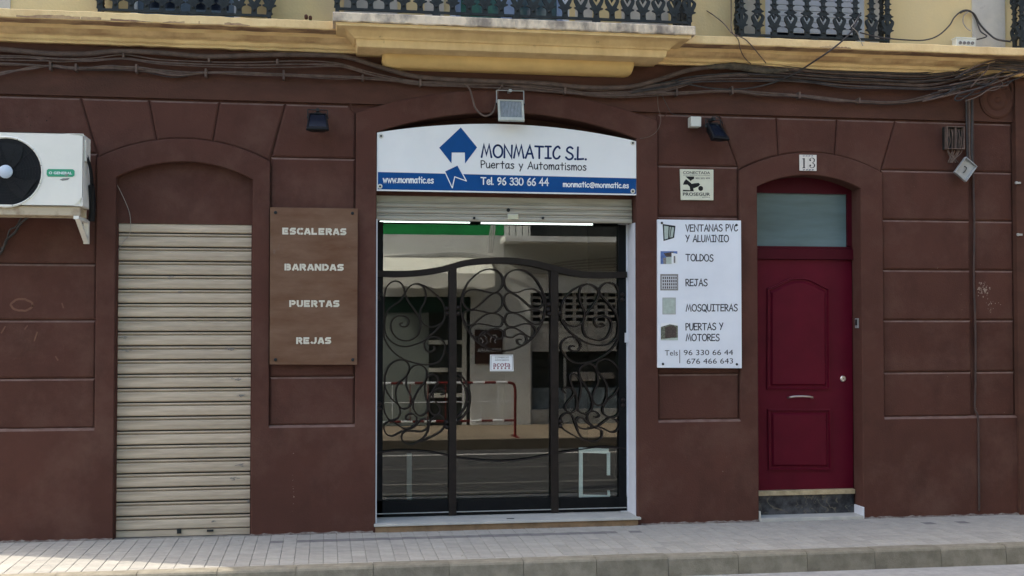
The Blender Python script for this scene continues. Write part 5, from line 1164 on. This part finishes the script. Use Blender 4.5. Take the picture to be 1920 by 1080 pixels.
cable('lead', 'thin lead running from the wall cables to the sign corner', [(1233,178),(1234,200),(1239,225),(1232,245),(1218,256),(1200,260)], .003, -.02, 'cable', group=G)
cable('lead', 'short lead from the wall cables to the small white box', [(1241,178),(1252,200),(1262,214),(1290,216)], .003, -.02, 'cabled', group=G)
cable('lead', 'curly lead above the sideways black floodlight', [(1313,240),(1322,234),(1332,226),(1336,219),(1344,218),(1350,224),(1356,232)], .004, -.03, 'cabled', group=G)
cable('lead', 'pale wire hanging in the top left corner of the cream roller shutter', [(214,336,.07),(224,355,.07),(234,376,.07),(243,400,.07),(245,425,.07),(242,440,.07),(228,458,.07),(219,475,.07)], .0028, .07, 'cablew', group=G)
# tangle at the right end
tang = [([(1740,187),(1780,172),(1830,160),(1880,150),(1945,110)], .0065), ([(1730,190),(1785,177),(1835,165),(1890,146),(1945,118)], .006), ([(1760,170),(1800,165),(1850,150),(1885,132),(1920,122),(1950,112)], .0065),
 ([(1770,178),(1810,158),(1840,148),(1862,152),(1840,165),(1800,176),(1790,186),(1800,188),(1825,172)], .0055), ([(1780,160),(1820,152),(1860,146),(1900,140),(1950,126)], .0055), ([(1790,182),(1830,176),(1870,160),(1905,148),(1950,130)], .005),
 ([(1800,150),(1830,138),(1850,128),(1870,122),(1910,126),(1950,138)], .006), ([(1810,190),(1835,180),(1860,165),(1890,160)], .005), ([(1780,172),(1795,160),(1820,156),(1850,158),(1872,146)], .005), ([(1820,164),(1836,146),(1850,132),(1856,120),(1875,116)], .005),
 ([(1745,176),(1790,166),(1822,170),(1845,160),(1875,165),(1900,150)], .0045), ([(1830,150),(1848,156),(1862,148),(1880,156),(1868,168),(1848,170)], .0045), ([(1800,140),(1840,120),(1880,112),(1950,118)], .007), ([(1790,146),(1836,128),(1884,120),(1950,124)], .006)]
bundle('tangled knot of dark and pale cables over the plaster medallion at the top right corner', [(l, r, -.135-.010*(i % 5), ('cabled', 'cable', 'cable', 'cabled', 'cable')[i % 5]) for i, (l, r) in enumerate(tang)], G)
bundle('dark vertical wires dropping from the tangle past the open fuse box', [([(x_, 186),(x_+.5, 240),(x_+random.uniform(-2,2), 280),(x_+2, 312)], .008, -.02-.004*k, m) for k, (x_, m) in enumerate(((1812,'cabled'),(1817,'cable'),(1822,'cabled')))], G)
cable('down_cable', 'thin dark cable running down the right wall from the fuse box to the pavement', [(1824,185),(1825,330),(1827,420),(1826,520),(1829,620),(1829,720),(1828,765),(1834,785),(1835,860),(1836,958)], .0085, .022, 'stuccoc', group=G) if False else None
M['wallcab'] = mat('painted_over_cable', (.075,.04,.032), .7, col2=(.03,.022,.02), scale=6)
cable('down_cable', 'thin dark cable running down the right wall from the fuse box to the pavement', [(1824,185),(1825,330),(1827,420),(1826,520),(1829,620),(1829,720),(1828,765,.008),(1834,785,-.008),(1835,860,-.008),(1836,958,-.008)], .0095, .018, 'wallcab', group=G)
for px, py, w_ in ((1909,343,.022),(1912,440,.022)):
    b = B(); c = P(px, py, -.04); b.box(c.x-w_, c.x+w_, -.05, -.03, c.z-.009, c.z+.009); b.lathe((c.x-w_, -.04, c.z), (0,-1,0), [(.014,0),(.014,.015)], 8)
    tag(fin('wall_hook', b, M['galv']), ['grey metal catch on the right end pilaster, the upper one', 'grey metal catch on the right end pilaster, the lower one'][py > 400], 'wall catch')

# ================================================================== ACROSS THE STREET (mirrored in the shop glass)
OY, KY = -9.3, -6.8
b = B(); b.box(.55, 30, OY-.02, KY-.12, -.3, 0.0); b.box(-40, -7.5, OY, KY-.12, -.3, 0)
struct(fin('pavement', b, mat('tan_pavement', (.31,.255,.185), .95, col2=(.24,.195,.14), scale=5, spec=.1), org=(5,-8,0)))
b = B(); b.box(.55, 30, KY-.12, KY, -.3, .004); struct(fin('kerb', b, mat('brown_kerb', (.11,.095,.075), .95, spec=.1), org=(5,KY,0)))
b = B(); b.box(.5, 30, KY+.55, KY+.65, -.145, -.141); struct(fin('road_marking', b, M['paint'], org=(5,KY+.6,-.141)))
for ys_, w_ in ((-4.65,.035),(-3.2,.05),(-2.45,.05)):
    b = B(); n = 60; vs = []
    for i in range(n+1):
        x_ = -6+20*i/n; j = random.gauss(0,.012); vs += [(x_,ys_-w_+j,-.1408),(x_,ys_+w_+j*.5,-.1408)]
    b.add(vs, [(2*i,2*i+2,2*i+3,2*i+1) for i in range(n)]); struct(fin('road_seam', b, mat('pale_road_seam', (.20,.195,.18), .95, spec=.1), org=(4,ys_,-.141)))
def rr(x_, y_, Y=OY): p = R(x_, y_, Y); return p.x, p.z
shopA = thing('building', 'white rendered shop with scalloped cream awning across the street, mirrored in the shop glass', 'building', (2.0, OY, 0))
xa0 = .56; xa1 = rr(945,600)[0]; zg = rr(800,440)[1]
awx0, awx1 = xa0+.02, rr(928,520,-8.5)[0]
pxw = rr(883,700)[0]                                   # pier left edge
zl = rr(780,556)[1]
b = B(); b.box(xa0, xa1, OY-.25, OY, zl, zg); b.box(pxw, xa1, OY-.25, OY, 0, zl); b.box(xa0, xa1, OY-7, OY-.26, 0, 3.0); fin('wall', b, M['wallw'], parent=shopA)
b = B(); b.box(xa0, xa1, OY-7, OY-.001, zg+.001, 7.5); fin('upper_wall', b, M['wallg'], parent=shopA)
b = B(); b.box(xa0, pxw, OY-.18, OY-.08, zl-.27, zl); fin('lintel', b, mat('dark_green_lintel', (.012,.05,.035), .6), parent=shopA)
b = B(); b.box(xa0, rr(805,650)[0], OY-.2, OY-.1, 0, zl-.27); fin('shopfront_panel', b, mat('grey_green_shopfront', (.20,.235,.22), .7), parent=shopA)
b = B(); b.box(rr(805,650)[0], pxw, OY-.2, OY-.14, 0, zl-.27); fin('window_pane', b, M['dark'], parent=shopA)
b = B()
for y_ in (642, 694, 742): p = rr(830, y_); b.box(rr(805,650)[0], pxw-.06, OY-.14, OY-.1, p[1]-.035, p[1]+.035)
b.box(rr(868,700)[0], rr(876,700)[0], OY-.13, OY-.09, 0, zl-.27); fin('window_bars', b, M['pbox'], parent=shopA)
za, zv, ze = rr(800,478)[1], rr(800,512,-8.5)[1], rr(800,536,-8.5)[1]
b = B(); b.add([(awx0,OY+.001,za),(awx1,OY+.001,za),(awx1,-8.5,zv),(awx0,-8.5,zv),(awx0,OY+.001,za-.02),(awx1,OY+.001,za-.02),(awx1,-8.5,zv-.02),(awx0,-8.5,zv-.02)], [(0,1,2,3),(7,6,5,4),(0,3,7,4),(1,5,6,2),(0,4,5,1)]); aw = fin('awning', b, M['awn'], parent=shopA, autos=True)
n = 64; vs = []
for i in range(n+1):
    x_ = awx0+(awx1-awx0)*i/n; d_ = .045*abs(math.sin(math.pi*(x_-awx0)/.36)); vs += [(x_,-8.49,zv),(x_,-8.49,ze-d_),(x_,-8.51,ze-d_),(x_,-8.51,zv)]
b = B(); b.add(vs, [(4*i+k,4*i+4+k,4*i+5+k,4*i+1+k) for i in range(n) for k in range(3)]); fin('valance', b, M['awn'], parent=aw)
pq = thing('plaque', 'dark brown photography studio plaque on the white pier across the street', 'sign', (rr(916,680)[0], OY, rr(916,680)[1]))
p0, p1 = rr(890,682), rr(942,618); b = B(); b.box(p0[0], p1[0], OY, OY+.03, p0[1], p1[1]); fin('board', b, M['brwn'], parent=pq)
sans('lettering', 'FOTOGRAFIA', Vector((p1[0]-.03,0,(p0[1]+p1[1])/2-.09)), Vector((p0[0]+.05,0,(p0[1]+p1[1])/2-.09)), .06, OY+.032, M['wprint'], pq, bold=.01, flip=True)
b = B(); cxp, czp = (p0[0]+p1[0])/2, p1[1]-.14
for s in (-1, 1): b.tube(cat([(cxp+s*.02,OY+.033,czp-.08),(cxp+s*.04,OY+.033,czp),(cxp+s*.1,OY+.033,czp+.05),(cxp+s*.14,OY+.033,czp),(cxp+s*.1,OY+.033,czp-.05),(cxp+s*.12,OY+.033,czp-.09)],5), .009, 5)
fin('emblem', b, M['wprint'], parent=pq)
shopB = thing('building', 'white building with pierced roller grille and balcony across the street, mirrored in the shop glass', 'building', (5, OY, 0))
xb0 = xa1+.001; xg = rr(994,600)[0]; zgt = rr(1080,549)[1]; zgm = rr(1080,607)[1]; zgb = rr(1080,659)[1]; xb1 = 12
b = B(); b.box(xb0, xg, OY-.25, OY+.04, 0, 7.2); b.box(xg, xb1, OY-.25, OY+.04, zgt, rr(1080,445)[1]-.02); b.box(xg, xb1, OY-.25, OY+.04, rr(1080,420)[1]+.9, 7.2); b.box(xb0, xb1, OY-7, OY-.3, 0, 7.0); b.box(xg+2.2, xb1, OY-.2, OY+.04, 0, zgt); fin('wall', b, M['wallw'], parent=shopB)
zb1, zb2 = rr(1050,453,-8.6)[1], rr(1050,443,-8.6)[1]
b = B(); b.box(rr(948,450,-8.6)[0], 8, -8.6, OY+.04, zb1, zb2); fin('balcony_slab', b, M['wallw'], parent=shopB)
b = B(); b.box(xg, xb1, OY-.24, OY-.1, zb2, zb2+1.6); fin('balcony_doors', b, M['dark'], parent=shopB)
b = B()
for k in range(36):
    x_ = rr(955,430,-8.65)[0]+.11*k; b.box(x_-.006, x_+.006, -8.66, -8.645, zb2, zb2+.9)
b.box(rr(952,430,-8.65)[0], 8, -8.67, -8.635, zb2+.9, zb2+.93); fin('balcony_bars', b, M['iron'], parent=shopB)
b = B(); xgr = xg+2.2; zz = zgm; cw = .19; rwh = (zgt-zgm)/5
k = 0
while zz < zgt-.02:
    b.box(xg, xgr, OY-.06, OY-.03, zz, zz+rwh*.42); x_ = xg
    while x_ < xgr: b.box(x_, min(x_+.055, xgr), OY-.058, OY-.032, zz+rwh*.42, zz+rwh); x_ += cw
    zz += rwh
fin('pierced_grille', b, M['gryw'], parent=shopB)
b = B(); nsl = 6
for k in range(nsl): h_ = (zgm-zgb)/nsl; b.box(xg, xgr, OY-.07, OY-.04-.008*(k%2), zgb+h_*k+.006, zgb+h_*(k+1)); b.box(xg, xgr, OY-.08, OY-.055, zgb+h_*k, zgb+h_*k+.006)
fin('shutter_slats', b, M['gryw'], parent=shopB)
b = B(); b.box(xg, xgr, OY-.24, OY-.2, .25, zgt); fin('shop_pane', b, M['dark'], parent=shopB)
b = B(); b.box(xg+.06, xgr-.02, OY-.16, OY-.12, .25, rr(1080,728)[1]); fin('display_panel', b, mat('blue_grey_display', (.13,.17,.20), .6, var=.3, scale=4), parent=shopB)
b = B(); b.box(rr(1075,700)[0], rr(1120,700)[0], OY-.18, OY-.15, rr(1080,715)[1], rr(1080,698)[1]); b.box(rr(1128,700)[0], rr(1155,700)[0], OY-.18, OY-.15, rr(1080,712)[1], rr(1080,700)[1]); fin('framed_pictures', b, M['pgrey'], parent=shopB)
b = B(); b.box(xg, xgr, OY-.1, OY-.0, 0, .25); b.box(xg, xg+.05, OY-.19, OY-.08, .25, zgb); b.box(rr(1060,720)[0], rr(1064,720)[0], OY-.19, OY-.1, .25, zgb); fin('shopfront_base', b, M['galv'], parent=shopB)
# cables over there
b = B()
for k in range(5):
    pts = cat([R(690,482+k*1.5,OY+.1), R(780,478+k,OY+.12), R(860,474+k*1.6,OY+.12), R(915,480+k,OY+.14), R(945,486+k,OY+.16), R(1000,500+k*3,OY+.1), R(1070,490+k*5,OY+.1), R(1180,482+k*6,OY+.1), R(1300,480+k*6,OY+.1)], 6); b.tube(pts, .016, 6)
for k in range(3): b.tube(cat([R(917+k*3,474,OY+.14), R(918+k*4,445,OY+.12), R(922+k*3,415,OY+.1), R(920+k*3,360,OY+.1)], 5), .014, 6)
tag(fin('cable_bundle', b, mat('pale_grey_cables', (.45,.45,.43), .7), smooth=True), 'pale grey cables swagged across the white buildings opposite', 'cable')
# barrier
BYc = -7.2
br_ = thing('crowd_barrier', 'red and white striped metal crowd barrier on the far pavement', 'barrier', (R(840,810,BYc).x, BYc, 0))
xr = R(966,800,BYc).x; xl = R(690,800,BYc).x-.9; zt_, zm_, zb3 = R(830,718,BYc).z, R(830,754,BYc).z, R(830,790,BYc).z
def stripe(name, pts, r, L=.17):
    k = 0; P0, P1 = Vector(pts[0]), Vector(pts[1]); d = (P1-P0); n = max(1, int(d.length/L))
    for i in range(n):
        b = B(); b.tube([P0+d*(i/n), P0+d*((i+1)/n)], r, 8); fin('rail_section', b, M['red'] if i % 2 else M['wprint'], parent=br_)
stripe('rail', [(xl,BYc,zt_),(xr-.12,BYc,zt_)], .019); stripe('rail', [(xl,BYc,zb3),(xr,BYc,zb3)], .017)
b = B(); b.tube(cat([(xr-.12,BYc,zt_),(xr-.04,BYc,zt_-.02),(xr,BYc,zt_-.10),(xr,BYc,.4),(xr,BYc,.01)],4), .02, 8); fin('post', b, M['red'], parent=br_, smooth=True)
b = B(); b.tube([(xl,BYc,zt_),(xl,BYc,.01)], .02, 8); fin('post', b, M['red'], parent=br_)
b = B(); b.tube([(xl,BYc,zm_),(xr,BYc,zm_)], .008, 6); fin('middle_rod', b, M['wprint'], parent=br_)
x_ = xr-.26
while x_ > xl+.1:
    b = B(); b.tube([(x_,BYc,zb3),(x_,BYc,zt_)], .008, 6); fin('bar', b, M['wprint'] if int(x_*10) % 3 else M['red'], parent=br_); x_ -= .27
b = B(); b.box(xr-.03, xr+.03, BYc-.22, BYc+.22, .005, .02); b.box(xl-.03, xl+.03, BYc-.22, BYc+.22, .005, .02); fin('foot', b, M['red'], parent=br_)
# houses on the far side of the side street and down the road
b = B(); b.box(-16, -7.6, -19, OY, 0, 7.5); tag(fin('building', b, M['wallw']), 'pale two storey block left across the street, beyond the side street', 'building')
b = B(); b.box(12.01, 30, -19, OY, 0, 8.5); tag(fin('building', b, M['upper']), 'cream block further right across the street', 'building')
b = B(); b.box(-30, -14, .02, 12, -.1, 6.0); tag(fin('building', b, M['upper']), 'low cream house on the near side, far left past the side lane', 'building')
b = B(); b.box(9.52, 30, .05, 12, -.1, 8.2); tag(fin('building', b, M['upper']), 'cream neighbouring house beyond the right end of the brown facade', 'building')

# ================================================================== WEAR
def flecks(name, cx, cy, rx, ry, n, m, Y, rmin=.003, rmax=.012):
    b = B()
    for _ in range(n):
        x_, y_ = cx+random.gauss(0, rx), cy+random.gauss(0, ry); c = P(x_, y_, Y); r = random.uniform(rmin, rmax)*random.random()+rmin; k = random.randint(5, 8)
        b.sheet([(c.x+r*random.uniform(.5,1.3)*math.cos(2*math.pi*i/k), c.z+r*random.uniform(.5,1.5)*math.sin(2*math.pi*i/k)) for i in range(k)], Y-.0012-.0001*(_ % 9))
    o = part(name, b, m); o['kind'] = 'stuff'; return o
M['chip'] = mat('bare_plaster', (.34,.27,.22), .95, col2=(.16,.10,.08), scale=40)
M['scuff'] = mat('orange_scuff', (.155,.075,.045), .9, col2=(.115,.050,.034), scale=30)
flecks('paint_chips', 1845, 541, 6, 7, 60, M['chip'], BF); flecks('paint_chips', 1858, 572, 8, 12, 26, M['chip'], BF, .002, .006); flecks('paint_chips', 1800, 600, 60, 160, 16, M['chip'], BF, .001, .003)
flecks('paint_chips', 550, 912, 1.0, 22, 12, M['chip'], 0, .0015, .004); flecks('paint_chips', 1360, 900, 30, 60, 14, M['chip'], 0, .001, .003); flecks('paint_chips', 70, 222, 20, 6, 5, M['black'], BF, .003, .006)
b = B(); pts = []
for i in range(22):
    a = 2*math.pi*i/20; p = P(41+20*math.cos(a)*random.uniform(.93,1.07), 572+11*math.sin(a)*random.uniform(.9,1.1), BF); pts.append((p.x, p.z))
b.bar(pts, .017, BF-.0012, BF-.0003)
for a, c in (((116,568),(119,578)), ((2,625),(10,612)), ((46,618),(52,610)), ((64,640),(70,622)), ((104,668),(109,676))): b.bar([pp(*a, BF), pp(*c, BF)], .011, BF-.0012, BF-.0003)
sc_ = part('scuff_marks', b, M['scuff']); sc_['kind'] = 'stuff'
for cx, cy, r in ((1824,100,.038),(1840,98,.036),(1833,108,.03),(574,31,.016),(582,33,.015)):
    b = B(); b.lathe(P(cx,cy,-.10 if cx > 1000 else -.29), (0,-1,.1), [(r,-.03),(r*.95,.008 if cx > 1000 else .012),(r*.5,.014)], 9); part('paint_blot', b, M['frieze'], smooth=True)
# mortar fillet and dirt where the wall meets the pavement
b = B()
for xa, xb in ((BX0, s1i), (s1j, s2i-.02), (s2j+.03, s3i), (s3j+.01, 8.0)):
    n = int((xb-xa)/.035); vs = []
    for i in range(n+1):
        x_ = xa+(xb-xa)*i/n; d_ = .012+.016*random.random()**2; h_ = .008+.014*random.random()**2; vs += [(x_,-.001,h_),(x_,-d_*.6,h_*.55),(x_,-d_,.0015)]
    b.add(vs, [(3*i+k,3*i+1+k,3*i+4+k,3*i+3+k) for i in range(n) for k in range(2)])
o = fin('mortar_fillet', b, mat('grimy_mortar', (.24,.22,.20), .95, col2=(.10,.07,.06), scale=30, spec=.1, detail=9), parent=pave); o['kind'] = 'stuff'
b = B()
for _ in range(150):
    x_ = random.uniform(-2.7, 5.8); y_ = random.choice((random.uniform(-.12,-.01), random.uniform(-1.38,-.05))); r = random.uniform(.002,.007); k = 5
    zz = .0075; b.add([(x_+r*random.uniform(.5,1.6)*math.cos(2*math.pi*i/k), y_+r*random.uniform(.5,1.4)*math.sin(2*math.pi*i/k), zz) for i in range(k)]+[(x_,y_,zz+r*.6)], [(i,(i+1)%k,k) for i in range(k)])
o = fin('grit_and_leaf_bits', b, mat('grit', (.12,.10,.075), .95, col2=(.35,.33,.29), scale=3), parent=pave); o['kind'] = 'stuff'

for cx, cy, n in ((430,655,9),(442,711,10),(446,742,10),(449,872,8),(435,898,8),(228,633,6),(318,520,5),(232,657,5),(330,548,3),(462,940,4),(398,978,4)):
    b = B()
    for k in range(n):
        p = P(cx+random.gauss(0,4), cy+random.uniform(-2,2), .086); q2 = (p.x+random.uniform(.012,.03), p.z+random.uniform(-.008,.010)); b.bar([(p.x,p.z), q2], random.uniform(.003,.006), .0845-.0003*k, .0848-.0003*k)
    o = fin('smudge', b, M['pgrey'], parent=shut); o['kind'] = 'stuff'
